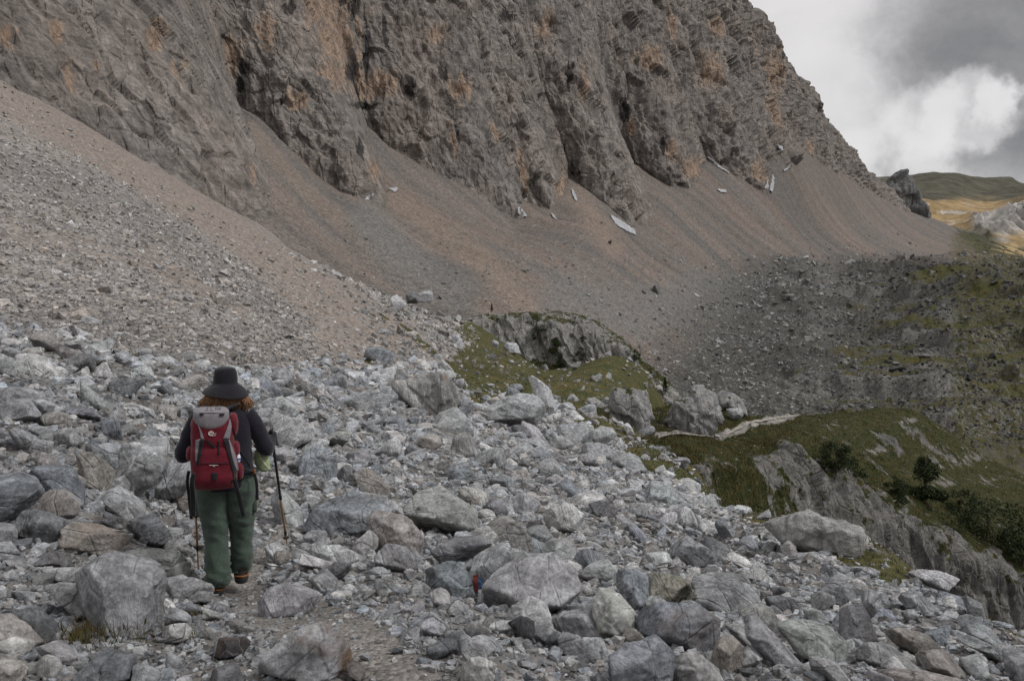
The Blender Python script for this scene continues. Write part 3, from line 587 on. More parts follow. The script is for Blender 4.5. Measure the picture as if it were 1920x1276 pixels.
def hero_rock(poly, R, keys, push=.3, sink=.10):
    P = np.array(poly, float); w, h = np.ptp(P[:, 0]), np.ptp(P[:, 1]); vb = P[:, 1].max(); ub = P[P[:, 1] > vb - .25 * h, 0].mean()
    d0 = depth(ub, min(vb, 1300), keys)
    for dv in (12, 24, 36, 50, 70):
        if d0 > 1e8: d0 = depth(ub, vb + dv, keys)
    if d0 > 1e8: d0 = 60
    m = d0 / F; hd = .5 * math.sqrt(w * h) * m * R.uniform(.85, 1.1)
    dc = d0 + hd * push
    P = P.copy(); low = P[:, 1] > vb - .3 * h; P[low, 1] += sink * h
    c = P.mean(0); C0 = pt(c[0], c[1], dc); wv = unit(np.array([0, 0, CZ]) - C0); rgt = unit(np.cross(np.array([0, 0, 1.]), wv)); upv = np.cross(wv, rgt)
    sc = np.linalg.norm(C0 - np.array([0, 0, CZ])) / F / math.sqrt(1 + ((c[0] - UC) / F) ** 2 + ((c[1] - VC) / F) ** 2) * 1.0
    L = (P - c) * sc * np.array([1, -1]); H2 = hull2(L)
    Nn, dd = [], []
    for i in range(len(H2)):
        a, b = H2[i], H2[(i + 1) % len(H2)]; e = b - a; n2 = np.array([e[1], -e[0]]); ln = np.linalg.norm(n2)
        if ln < 1e-6: continue
        n2 /= ln; nz = R.uniform(-.35, .5); z0 = (R.uniform(-.5, .1) if nz > 0 else R.uniform(.0, .4)) * hd
        n3 = unit(np.array([n2[0], n2[1], nz])); Nn.append(n3); dd.append(n3 @ np.array([a[0], a[1], z0]))
    W2, Hh = np.ptp(L[:, 0]) / 2, np.ptp(L[:, 1]) / 2
    for _ in range(R.integers(2, 4)):
        n3 = unit(np.array([R.normal() * .55, R.normal() * .45 + .15, R.uniform(.55, 1)])); Nn.append(n3); dd.append((abs(n3[0]) * W2 * .45 + abs(n3[1]) * Hh * .45 + abs(n3[2]) * hd * .8) * R.uniform(.62, .95))
    n3 = unit(np.array([R.normal() * .3, 1, R.uniform(.5, 1.1)])); Nn.append(n3); dd.append((n3[1] * Hh + n3[2] * hd * .6) * R.uniform(.55, .8))
    for n3 in ((0, 0, -1), (.5, .2, -.8), (-.5, .2, -.8), (0, .6, -.8), (0, 0, 1)): n3 = unit(np.array(n3, float)); Nn.append(n3); dd.append((abs(n3[0]) * W2 + abs(n3[1]) * Hh) * .7 + abs(n3[2]) * hd * .95)
    Nn, dd = np.array(Nn), np.maximum(np.array(dd), .05 * min(W2, Hh))
    lvl = 5 if max(w, h) > 62 else 4
    D, Fc = ICO[lvl]; S = np.array([W2, Hh, hd]); Dm = D * S; ln = np.linalg.norm(Dm, axis=1)[:, None]; D = Dm / ln
    r = softcut(D, Nn, dd); V = D * r[:, None]
    c2 = unit(R.normal(size=(7, 3))); sup = (V @ c2.T).max(0); r = softcut(D, np.concatenate([Nn, c2]), np.concatenate([dd, sup * R.uniform(.90, .99, 7)])); V = D * r[:, None]
    V = roughen(V, r, 2 * math.sqrt(W2 * Hh), R, lvl)
    B = np.stack([rgt, upv, wv], 1)
    return V @ B.T, Fc, C0, d0
TONE = dict(lg=(.475, .485, .50), mg=(.375, .385, .40), dg=(.21, .218, .232), bg=(.295, .318, .345), br=(.325, .310, .296), pk=(.42, .398, .380), wh=(.60, .60, .598), yl=(.40, .39, .345), bk=(.08, .08, .085), gr=(.385, .396, .385))
TWORD = dict(lg='light grey', mg='plain grey', dg='dark grey', bg='blue-grey', br='brownish grey', pk='pinkish grey', wh='whitish', yl='yellowish', bk='blackish', gr='greenish grey')
HERO = """wh|pale leaning slab with a bright sloping right face, high in the rubble bank|35,673 57,662 70,664 101,703 96,708 66,699 37,688
br|brownish block at the top edge of the rubble bank, below the fine scree|60,629 92,624 116,644 110,662 92,659 61,644
mg||-20,664 13,662 53,697 42,708 18,699 -20,686
dg||132,668 158,664 175,670 173,697 145,699 127,679
mg|square-faced block with a reddish right edge, cornering the rubble bank|4,756 40,745 50,746 77,782 40,790 11,782
lg||61,747 83,748 123,771 114,778 77,782
br||81,778 105,771 125,778 134,793 123,802 88,800 79,787
mg||-15,725 33,725 46,738 88,747 55,749 -10,754
bg||116,767 136,758 158,760 187,782 184,790 158,785 127,778
bg||189,780 204,782 222,793 228,822 197,824 193,807
mg|rounded pyramid boulder uphill of the tiny pale cube stone in the bank|105,809 123,802 160,811 158,824 138,840 110,837 103,822
mg||20,806 33,798 50,809 71,831 61,842 39,839
lg|small pale cube stone wedged in the rubble bank|71,820 94,804 99,813 95,833 81,837
mg||55,804 72,799 88,802 83,811 68,817
lg|biggest boulder of the rubble bank, pale right face, beside the hiker's left elbow|224,840 280,818 314,829 311,863 269,919 241,919 210,896
mg|grey shoulder boulder leaning on the biggest boulder of the bank|163,835 224,828 228,870 215,895 190,880 178,850
br|rough egg-shaped boulder standing on end below the leaning shoulder boulder|151,853 169,842 191,857 211,883 208,905 189,916 155,905 150,872
mg|boulder with swirling layers behind the hiker's left elbow|275,919 314,863 359,857 364,896 336,930 303,941
bg|wide heavy boulder cut off by the photo's edge, with an overhanging brow|-30,895 0,892 31,889 65,908 73,927 47,948 9,976 -20,985
bg|broad blue-grey boulder whose flat top carries small stones|60,885 90,868 130,874 152,917 152,945 143,955 93,930 75,915
br|tan-stained boulder tucked under the broad blue-grey one|59,945 99,917 121,917 149,951 133,970 109,976 96,958
dg|dark layered slab lying under the tan-stained boulder|40,958 81,961 124,982 118,1016 78,1013 28,995 31,970
lg|tilted pale block with a clean ridge, below the biggest boulder of the bank|180,939 214,911 248,933 270,958 267,970 239,979 192,951
dg|dark smooth boulder between the tilted pale block and the hiker's left pole|251,970 292,964 323,1004 298,1020 264,1013 248,995
pk|long block streaked with pink and rust above the huge pale faceted boulder|121,989 140,976 186,985 236,1004 233,1032 186,1044 137,1032 118,1013
pk|small pinkish stone beside the left pole's black strap|320,939 338,928 363,933 363,951 341,958
mg||329,976 354,970 366,982 351,998 332,995
mg|huge pale faceted boulder with a pointed foot, left of the hiker's boots|155,1072 174,1054 199,1038 223,1037 279,1063 310,1097 307,1128 289,1178 236,1162 174,1153 168,1128 155,1097
gr|low green-tinged slab behind the huge pale faceted boulder|239,1029 273,1026 329,1035 360,1060 354,1079 304,1079 285,1066 248,1041
mg|two-faced block touching the left boot side of the path|310,1082 360,1079 397,1107 388,1128 351,1125 313,1116
wh|whitish flat-topped stone in front of the huge pale faceted boulder|295,1181 320,1169 351,1170 369,1190 344,1203 310,1197
mg||295,1169 301,1144 329,1138 357,1159 354,1172 310,1169
mg||102,1094 130,1091 155,1110 168,1153 149,1159 124,1128 96,1103
lg||87,1060 124,1062 152,1069 155,1094 133,1097 90,1079
dg||65,1044 118,1038 146,1060 93,1063 70,1058
lg||-20,1013 19,1017 34,1038 25,1054 -15,1054
mg||-10,982 19,979 31,1001 25,1020 -5,1018
dg|finely layered dark slab above the grass tuft|22,1141 62,1138 90,1169 109,1200 68,1203 47,1178
pk|pinkish rounded boulder at the photo's left edge beside the layered dark slab|-25,1147 28,1150 59,1184 71,1203 47,1218 -20,1190
wh||-20,1206 28,1193 53,1209 50,1224 37,1234 -20,1224
lg||78,1206 105,1201 133,1218 149,1246 137,1252 115,1249 93,1224
wh|little pale cube stone in the lower corner pile|73,1234 84,1227 109,1240 115,1255 96,1271 71,1259
pk||-20,1231 22,1234 50,1259 40,1285 -20,1285
dg|dark striped boulder cut by the photo's lower edge|143,1262 186,1224 211,1221 251,1237 245,1271 200,1290 150,1285
mg||251,1243 273,1249 301,1268 292,1285 248,1285
lg|pale rough boulder sitting on the path just behind the hiker's boots|489,1119 505,1103 540,1094 563,1103 603,1119 607,1131 570,1147 547,1153 505,1152 487,1142
lg|rust-stained boulder with a light top, in the middle of the path's lower end|482,1233 528,1203 552,1186 603,1170 626,1186 656,1207 654,1226 642,1247 630,1261 577,1268 542,1256 510,1247
bk|blackish stone left of the rust-stained boulder|401,1221 406,1203 426,1194 457,1196 468,1210 447,1228 422,1230
wh|white oblong stone touching the blackish stone|385,1177 394,1174 410,1182 424,1191 415,1200 399,1198
dg|small dark stone on the path under the left boot|394,1138 401,1128 424,1140 424,1149 406,1149
dg|grooved grey stump of rock at the lower edge below the blackish stone|396,1278 406,1247 438,1242 450,1258 456,1278 430,1288
dg|small dark stone against the rust-stained boulder's right foot|647,1242 658,1237 684,1261 677,1272 656,1263
dg|lone flat dark stone on the bare gravel path|726,1217 742,1213 756,1219 742,1224
lg||568,1008 598,992 612,997 610,1012 591,1023 575,1020
wh|pale yellowish-topped boulder right of the right pole's tip|584,1026 607,1018 637,1022 670,1038 681,1052 663,1057 623,1052 592,1055
mg||540,1026 572,1016 584,1024 589,1038 561,1047 545,1042
dg|dark blue-grey stone with a rusty right edge|607,1066 630,1054 658,1057 658,1066 626,1087 614,1077
br||515,1038 526,1030 542,1033 547,1045 531,1057 517,1050
mg|clean-cut grey wedge in front of the pink boulder|705,1040 728,1015 749,1019 777,1052 774,1069 742,1068 707,1057
pk|large boulder with a broad pinkish broken face, in mid field|688,966 726,959 763,970 796,1013 794,1032 770,1039 730,1015 702,1020 686,994
lg|pale triangular block against the pink boulder's left side|660,1022 688,995 705,1015 702,1032 679,1042 662,1032
bg|very wide blue-grey hump behind the pink boulder|568,985 587,952 627,930 674,926 702,933 733,956 700,965 684,996 641,1001 594,996
bg|big blue-grey cube right of the right pole's upper shaft|563,853 594,834 620,843 636,867 639,900 613,895 566,883 559,867
dg||639,874 650,869 662,893 650,905 634,900
br|brown split wedge beside the big blue-grey cube|662,890 683,881 712,895 730,921 726,930 693,928 669,909
lg|broad pale boulder rising behind the hiker's right hand|505,787 524,775 559,787 585,820 570,829 514,836 507,810
mg||512,846 533,839 552,855 540,869 514,857
mg||542,872 561,857 575,876 561,886
lg|pale streaked boulder directly behind the right pole's middle|521,909 538,926 552,952 566,985 542,987 524,975 514,940
gr||613,815 632,808 660,811 646,834 594,830
lg|pale triangular fin standing alone in the upper field|698,848 740,819 752,841 747,858 707,853
lg|pale cracked block below the streaked outcrop|843,841 853,811 881,813 895,843 865,853
pk||778,834 789,818 822,815 829,834 806,846
bg||836,883 853,867 876,865 890,890 876,905 848,902
gr|large greenish boulder with a small white corner, in mid field|759,952 777,928 825,909 841,935 886,952 900,975 890,1000 850,1000 800,985 765,975
bg|dark bluish cube left of the painted boulder|801,1066 837,1055 867,1055 881,1078 881,1110 869,1125 840,1115 805,1101
lg|upright pale boulder daubed with red and blue trail paint|879,1060 908,1039 945,1025 963,1044 945,1070 908,1080 904,1112 880,1119
lg|widest slab of the field, overhanging a dark hollow, beside the painted boulder|906,1099 929,1071 970,1053 1044,1033 1064,1053 1085,1085 1089,1103 1032,1135 985,1138 950,1142 918,1142 905,1128
lg|rounded beige boulder under the widest slab|943,1160 954,1140 993,1117 1021,1128 1034,1151 1032,1183 1005,1182 956,1168
bk|black-striped stone leaning on the beige boulder|956,1165 977,1154 1000,1167 1000,1197 977,1197 961,1181
dg||1000,1183 1009,1176 1030,1190 1032,1211 1021,1206 1000,1197
lg|smooth flat-topped pale boulder between the beige one and the tall pale one|1034,1170 1050,1154 1105,1144 1124,1165 1128,1190 1101,1195 1044,1188
wh|tall pale boulder right of the widest slab|1112,1124 1121,1101 1147,1101 1174,1128 1188,1144 1196,1174 1165,1183 1156,1197 1131,1193 1112,1149
pk||1167,1181 1190,1178 1209,1195 1193,1206 1167,1202
mg||1044,1193 1066,1187 1087,1195 1110,1231 1101,1238 1050,1220
lg||1087,1197 1124,1195 1137,1211 1140,1236 1112,1231
lg||1087,1076 1110,1055 1135,1044 1160,1073 1156,1089 1119,1092
bg|heavy bluish boulder above the tall pale boulder|1154,1096 1165,1069 1186,1069 1215,1092 1218,1128 1193,1142 1170,1119
mg||1000,1034 1034,1014 1064,1014 1083,1034 1080,1053 1055,1046
br|dark brown wedge pointing down-slope above the widest slab|915,983 929,972 963,974 1002,1018 997,1041 952,1022 917,1002
bg|clean blue-grey block right of the dark brown wedge|986,995 1020,983 1039,1011 1030,1025 1007,1027
dg|dark layered boulder above the bluish cube|814,1030 856,1009 908,1005 924,1023 895,1039 860,1050 830,1055
wh||805,1112 833,1103 846,1121 835,1140 814,1133
lg||837,1142 856,1123 874,1135 874,1149 845,1150
lg||789,1167 812,1156 837,1179 821,1195 798,1190
lg||846,1215 890,1190 922,1199 927,1218 904,1231 869,1229
wh|pale lumpy boulder near the gravel path at the photo's lower edge|858,1275 867,1238 895,1229 929,1243 929,1261 904,1280
bg|big bluish boulder with a folded crest at the lower edge|1142,1241 1170,1213 1180,1205 1225,1195 1262,1222 1259,1242 1252,1290 1150,1290
bg|massive layered boulder with rusty cracks, in front of the yellowish block|1197,1173 1230,1131 1284,1126 1324,1136 1351,1173 1341,1208 1291,1218 1247,1203 1205,1190
yl|yellowish square block above the massive layered boulder|1218,1084 1247,1071 1279,1079 1314,1109 1314,1128 1264,1121 1227,1128 1217,1121
mg|massive dark-faced block with a pale top edge, right of the yellowish block|1284,1079 1351,1069 1398,1076 1423,1114 1435,1133 1403,1143 1378,1148 1343,1143 1319,1131 1311,1099
mg|blade-shaped slab with a bright right edge slanting down-slope|1388,1166 1415,1156 1438,1178 1497,1235 1467,1252 1428,1227 1403,1183
gr||1386,1148 1415,1133 1445,1138 1467,1173 1450,1188 1423,1168
gr|broad pale greenish slab right of the blade-shaped one|1457,1183 1490,1170 1551,1173 1586,1198 1581,1227 1561,1240 1507,1230 1472,1203
wh|bright white oblong stone on the upper right field|1358,1042 1371,1037 1408,1059 1403,1069 1386,1062 1363,1054
mg|tent-shaped boulder with a pale roof edge, above the massive dark-faced block|1272,1014 1289,1002 1341,1042 1338,1049 1299,1059 1254,1042
wh|small pale flat-topped stone left of the tent-shaped boulder|1210,1039 1247,1037 1257,1054 1239,1062 1217,1059
pk|rusty-cornered boulder under the massive layered one|1336,1232 1346,1198 1368,1190 1390,1208 1378,1242 1363,1257 1341,1247
wh|pale domed boulder cut by the lower edge under the massive layered one|1252,1252 1267,1230 1304,1221 1329,1235 1351,1257 1355,1290 1255,1290
lg||1378,1245 1400,1210 1428,1232 1418,1242 1395,1252
mg||1358,1176 1393,1173 1420,1198 1420,1222 1390,1195
dg||1433,1123 1462,1114 1490,1128 1487,1148 1452,1143
dg|dark stump-like boulder standing upright on the right slope|1577,1141 1597,1131 1619,1133 1644,1183 1644,1205 1604,1205 1579,1193
br|long rounded brownish boulder right of the stump-like one|1656,1198 1678,1180 1738,1185 1763,1203 1758,1218 1718,1227 1673,1210
lg|large pale hump below the stump-like boulder|1611,1220 1639,1208 1673,1210 1730,1245 1698,1255 1649,1252 1614,1240
wh||1653,1252 1671,1230 1698,1255 1675,1262
br||1718,1230 1760,1218 1795,1255 1792,1267 1735,1255
lg|pale triangular boulder near the lower right corner|1797,1242 1832,1220 1847,1230 1849,1262 1817,1267
mg|angular block with slanting top near the grassy brink|1683,1121 1708,1101 1748,1131 1738,1151 1710,1141 1688,1133
pk|pinkish slab along the lower right edge|1649,1280 1683,1260 1748,1256 1797,1267 1822,1292 1650,1295
bg||1797,1183 1829,1170 1857,1183 1881,1208 1847,1205 1807,1195
mg||1785,1203 1842,1203 1886,1222 1906,1245 1847,1227
mg||1881,1222 1918,1225 1945,1245 1945,1280 1896,1276
mg||1619,1109 1639,1106 1666,1153 1639,1156 1619,1133
dg||1537,1111 1557,1104 1592,1118 1582,1138 1562,1128
lg|long pale mossy outcrop boulder on the brink before the ravine|1443,990 1470,974 1499,963 1560,968 1611,979 1623,1007 1574,1035 1499,1020 1462,1005
lg||1691,1148 1708,1141 1723,1156 1706,1166
lg|low cluster of pale ledge rock on the brink before the ravine|1703,1079 1735,1066 1767,1069 1795,1084 1772,1101 1735,1091
mg||1800,1114 1837,1131 1847,1156 1822,1146 1803,1130
lg||1521,1240 1566,1242 1600,1276 1575,1282 1525,1252
wh|whitish boulder with a brown undercut nose in the middle of the field|1025,947 1055,937 1098,967 1075,997 1050,983 1030,990 1018,965
mg||1009,869 1034,860 1055,880 1055,892 1016,889
mg||1085,857 1105,847 1126,869 1119,878 1089,869
mg|broad cracked boulder at the edge of the grass patch|1153,866 1183,849 1206,864 1213,880 1192,882 1165,878
mg||963,841 984,827 1011,844 1007,853 979,857
mg||1025,832 1050,814 1075,832 1066,844 1041,844
bg||917,899 940,889 968,903 952,915 926,910
wh|white boulder with a rust streak above the dark brown wedge|860,915 881,912 917,928 910,951 887,947 865,935
dg||913,947 926,935 952,951 947,965 917,963
mg|cliffy grey boulder bordering the grass patch|1201,942 1220,905 1247,910 1282,937 1284,947 1227,947
lg|lone small boulder in the grass patch|1227,882 1245,871 1251,887 1234,891
wh|white split wedge beside the start of the grassy footpath|1168,799 1179,792 1192,815 1179,817
mg|layered lump left of the white split wedge|1109,811 1120,799 1146,803 1157,817 1130,832 1115,828
dg||1103,947 1130,937 1165,956 1137,970 1112,960
mg|house-sized grey boulder at the foot of the grassy shoulder|908,768 950,740 1013,747 1021,763 998,793 929,795 906,788
lg|pale leaning slab behind the house-sized grey boulder|990,713 998,703 1023,722 1042,772 1012,749
lg|block outcrop split by steep cracks, above the grassy footpath|1134,775 1155,733 1179,726 1211,731 1219,765 1222,786 1140,784
mg|rugged dark-topped outcrop beside the grassy footpath|1256,755 1278,733 1328,727 1344,757 1346,800 1318,812 1266,806 1250,780
mg|arched outcrop right of the rugged dark-topped one|1340,755 1355,731 1377,745 1395,765 1373,763
mg||1363,767 1391,765 1391,779 1373,787
lg|streaked pale outcrop with rounded back above the boulder field|744,732 762,705 787,697 825,703 858,732 865,759 842,780 817,788 804,763
mg||805,800 830,775 860,762 880,790 885,812 840,815
lg|pale boulder in the rubble below the skyline rocks|844,632 860,627 874,650 856,654
lg|pale boulder under the knoll cliff's left end|945,643 969,646 975,661 952,662
lg||732,558 746,551 762,572 743,583
dg|dark upright rock of the skyline row|762,554 775,547 784,565 765,566
mg|widest rock of the skyline row on the scree edge|778,556 796,545 810,547 812,563 785,565
lg||799,678 817,676 824,688 800,690
mg||923,636 936,643 934,653 921,648"""
heroes = []
GB = 'boulders of the talus slope'
def shade(rgb, R, k=.1): return tuple(np.clip(np.array(rgb) * (1 + R.normal() * k) * (1 + R.normal(size=3) * .012), .03, .6))
for i, ln in enumerate(HERO.split('\n')):
    tone, phr, pts = ln.split('|'); poly = [tuple(float(x) for x in q.split(',')) for q in pts.split()]
    R = np.random.default_rng(1000 + i); P = np.array(poly)
    far = P[:, 1].mean() < 800 and P[:, 0].mean() > 650
    keys = ['near', 'spur', 'knoll'] if far else ['near']
    V, Fc, C0, d0 = hero_rock(poly, R, keys, *((.5, .35) if 'outcrop' in phr.split(' above')[0] else ()))
    if 'outcrop' in phr.split(' above')[0]:
        W_ = V + C0; V = V + unit(V) * ((facets(np.stack([(W_[:, 0] + .45 * W_[:, 2]) / .9, W_[:, 1] / 3, W_[:, 2] / 2.6], 1), .5, .55) * .13 + facets(np.stack([(W_[:, 0] + .45 * W_[:, 2]) / .35, W_[:, 1] / 1.5, W_[:, 2] / .8], 1), .5, .55) * .03 + fbm(W_ / 1.6, 3) * .10) * min(np.ptp(V[:, 0]), np.ptp(V[:, 2])))[:, None]
    oc_ = 'outcrop' in phr.split(' above')[0]
    if oc_:
        nz_ = np.zeros(len(V)); fn_ = np.cross(V[Fc[:, 1]] - V[Fc[:, 0]], V[Fc[:, 2]] - V[Fc[:, 0]]); fn_ = unit(fn_)[:, 2]
        for _q in range(3): np.maximum.at(nz_, Fc[:, _q], fn_)
        o = mk('boulder', V, Fc, M_OUT, dict(tint=np.full((len(V), 3), .44 if 'pale' in phr else .31) * np.array([1, .985, .96]) * (1 + .3 * fbm((V + C0) / 1.2, 3))[:, None], ochre=.25 * (fbm((V + C0) / 2, 2) > .2), soot=np.zeros(len(V)), grass=.62 * sst(.6, .95, nz_) * sst(-.1, .3, fbm((V + C0) / 1.5 + 9, 3)))); o.location = C0
    else: o = mk('boulder', V, Fc, M_ROCK); o.location = C0
    if 'outcrop' in phr.split(' above')[0]: tone = 'mg'
    stain = dict(pk=.5, yl=.4, br=.28).get(tone, R.choice([0, 0, .1, .25]))
    if 'rust' in phr: stain = .8
    if 'rust-stained boulder with' in phr: stain = 2.1; tone = 'lg'
    o.color = (*shade(TONE[tone], R, .05), stain)
    heroes.append(dict(o=o, tone=tone, phr=phr, poly=P, c=P.mean(0), w=np.ptp(P[:, 0]), h=np.ptp(P[:, 1]), d=d0, V=V + C0, F=Fc))
HB = np.array([(h['poly'][:, 0].min(), h['poly'][:, 0].max(), h['poly'][:, 1].min(), h['poly'][:, 1].max()) for h in heroes])
def in_hero(u, v):
    m = np.zeros(len(u), bool)
    for h, b in zip(heroes, HB):
        k = (u > b[0]) & (u < b[1]) & (v > b[2]) & (v < b[3])
        if k.any():
            c = h['c']; j = np.where(k)[0]; m[j] |= pip(c[0] + (u[j] - c[0]) * 1.06, c[1] + (v[j] - c[1]) * 1.06, h['poly'])
    return m
# ---------------------------------------------------------------- loose stones
VAR = {l: [free_rock(np.random.default_rng(50 * l + k), l) for k in range(n)] for l, n in ((3, 30), (4, 40))}
VAR[1] = [blob_hull(np.random.default_rng(500 + k), 11) for k in range(50)]; VAR[2] = [blob_hull(np.random.default_rng(700 + k), 22) for k in range(50)]
def sample1(n, dmin, dmax, umin=-420, umax=2150):
    u = rng.uniform(umin, umax, n); d = np.exp(rng.uniform(math.log(dmin), math.log(dmax), n))
    i = np.clip(((u + 650) / 3100 * (nc - 1)).round().astype(int), 0, nc - 1); j = np.clip(((np.log(d) - math.log(1.6)) / (math.log(195) - math.log(1.6)) * (nr - 1)).round().astype(int), 0, nr - 1)
    k = j * nc + i; p = P1[k] + np.stack([rng.normal(size=n), rng.normal(size=n), 0 * u], 1) * (d * .0015)[:, None]
    return p, k
def rots(n, up=.35):
    """random turns that keep the flat side roughly down"""
    a = rng.uniform(0, 2 * np.pi, n); b = rng.normal(size=n) * up; c = rng.normal(size=n) * up
    ca, sa, cb, sb, cc, sc = np.cos(a), np.sin(a), np.cos(b), np.sin(b), np.cos(c), np.sin(c); O = np.zeros(n); I = O + 1
    Rz = np.stack([ca, -sa, O, sa, ca, O, O, O, I], 1).reshape(n, 3, 3); Rx = np.stack([I, O, O, O, cb, -sb, O, sb, cb], 1).reshape(n, 3, 3); Ry = np.stack([cc, O, sc, O, I, O, -sc, O, cc], 1).reshape(n, 3, 3)
    return Rx @ Ry @ Rz
def stones(name, p, size, tint, stain, lvl):
    """many stones in one mesh; lvl: array of detail levels"""
    VV, FF, TT, SS = [], [], [], []; base = 0; R = rots(len(p)); vi = rng.integers(0, 1000, len(p))
    for l in np.unique(lvl):
        for k, (V, Fc) in enumerate(VAR[l]):
            s = np.where((lvl == l) & (vi % len(VAR[l]) == k))[0]
            if not len(s): continue
            W = np.einsum('nij,vj->nvi', R[s], V) * (size[s] / 2)[:, None, None] + p[s][:, None]
            VV.append(W.reshape(-1, 3)); nv = len(V); FF.append((Fc[None] + (np.arange(len(s)) * nv + base)[:, None, None]).reshape(-1, 3)); base += nv * len(s)
            TT.append(np.repeat(tint[s], nv, 0)); SS.append(np.repeat(stain[s], nv))
    return mk(name, np.concatenate(VV), np.concatenate(FF), M_STONE, dict(tint=np.concatenate(TT), stain=np.concatenate(SS)), smooth=False)
def tints(n, base=(.29, .286, .28), k=.24):
    b = np.array(base)[None] * np.exp(rng.normal(size=(n, 1)) * k); b *= 1 + rng.normal(size=(n, 1)) * np.array([[.03, 0, -.035]]); return np.clip(b, .05, .62)
# region weights : boulder field (blocks) or fine scree
def field_w(u, v):
    line = np.interp(u, [-500, 0, 200, 350, 450, 600, 760, 900], [540, 622, 650, 690, 700, 690, 690, 640])
    return sst(-25, 25, v - line)
inst = []
# blocks : candidates by falling size, kept apart in the picture
p, k = sample1(20000, 3.4, 62); u, v = proj(p); ok = (u > -140) & (u < 2050) & (v < 1330) & (v > 500)
p, k, u, v = p[ok], k[ok], u[ok], v[ok]
px = np.exp(rng.normal(3.02, .42, len(p))); px = np.minimum(px, 70)
fw = field_w(u, v); real = px * p[:, 1] / F; real = np.minimum(real, 1.3)
pwk = pw[k] > .25; keep = (rng.random(len(p)) < fw) & ~pwk & ~in_hero(u, v - px * .3) & ((v < 1210) | (np.abs(u - 560) > 190))
hik = (u > 360) & (u < 500) & (v > 1060) & (v < 1140); keep &= ~hik
keep &= (g1[k] < .3) | (rng.random(len(p)) < .10)
p, k, u, v, real = p[keep], k[keep], u[keep], v[keep], real[keep]; px = real * F / p[:, 1]
od = np.argsort(-px); sel = []; su = np.zeros(0); sv = np.zeros(0); sr = np.zeros(0)
for i in od:
    if len(su):
        q = np.hypot(u[i] - su, (v[i] - sv) * 1.5)
        if (q < .56 * (px[i] / 2 + sr)).any(): continue
    sel.append(i); su = np.append(su, u[i]); sv = np.append(sv, v[i]); sr = np.append(sr, px[i] / 2)
sel = np.array(sel); p, u, v, real, px, k = p[sel], u[sel], v[sel], real[sel], px[sel], k[sel]
NB = 300 - len(heroes); inview = (u > 5) & (u < 1915) & (v < 1290)
cand = np.where(inview)[0][:NB]; rest = np.setdiff1d(np.arange(len(p)), cand)
blocks = []
protos = [mk('boulder', V, Fc, M_ROCK, link=False) for V, Fc in VAR[4]]
tn = list(TONE); tp_ = np.array([.30, .28, .14, .16, .02, .02, .07, .01, .0, .0])
for i in cand:
    o = bpy.data.objects.new('boulder', protos[int(rng.integers(0, len(protos)))]); COL.objects.link(o)
    o.location = p[i] + np.array([0, 0, real[i] * .10]); s = real[i] * .56; o.scale = (s, s, s * rng.uniform(.85, 1.15))
    o.rotation_euler = (rng.normal() * .35, rng.normal() * .35, rng.uniform(0, 6.28)); tone = tn[int(rng.choice(10, p=tp_))]
    o.color = (*shade(TONE[tone], rng, .06), float(rng.choice([0, 0, .12, .3])))
    blocks.append(dict(o=o, tone=tone, c=np.array([u[i], v[i]]), w=px[i], h=px[i], phr='', sel=i))
print('blocks', len(p), 'heroes', len(heroes))
p_r, s_r = p[rest] + np.array([[0, 0, 1]]) * real[rest][:, None] * .08, real[rest] * 1.1
l_r = np.where(px[rest] > 26, 3, 2)
# cobbles and pebbles filling the gaps
def fill(n, dmin, dmax, mu, sg, cap, wfun, lo=2.2):
    p, k = sample1(n, dmin, dmax); u, v = proj(p); px = np.exp(rng.normal(mu, sg, n)); real = np.minimum(px * p[:, 1] / F, cap); px = real * F / p[:, 1]
    ok = (u > -120) & (u < 2040) & (v < 1340) & (v > 120) & (px > lo) & (rng.random(n) < wfun(u, v, k, p)); 
    hk = (u > 380) & (u < 482) & (v > 1085) & (v < 1122) & (px > 9); ok &= ~hk
    j = np.where(ok)[0]; j = j[~in_hero(u[j], v[j] - px[j] * .2)]
    return p[j] + np.array([[0, 0, 1]]) * (real[j] * .05)[:, None], real[j], px[j], u[j], v[j], k[j]
A = fill(44000, 3.3, 60, 2.5, .38, .5, lambda u, v, k, p: field_w(u, v) * (1 - .93 * pw[k]) * np.where(g1[k] > .3, .12, 1))
B = fill(60000, 3.0, 60, 1.9, .38, .2, lambda u, v, k, p: field_w(u, v) * (1 - .82 * pw[k]) * np.where(g1[k] > .3, .10, .85))
Cc = fill(9000, 3.2, 9.5, 2.0, .35, .06, lambda u, v, k, p: pw[k] * .5)
pp = np.concatenate([p_r, A[0], B[0], Cc[0]]); ss = np.concatenate([s_r, A[1], B[1], Cc[1]]); ll = np.concatenate([l_r, np.where(A[2] > 15, 2, 1), np.where(B[2] > 12, 2, 1), np.ones(len(Cc[0]), int)])
rub = stones('rubble', pp, ss, tints(len(pp), (.385, .395, .41), .32), rng.choice([0, 0, 0, .3, .6], len(pp)), ll); tag(rub, kind='stuff')
print('rubble', len(pp), len(rub.data.polygons))
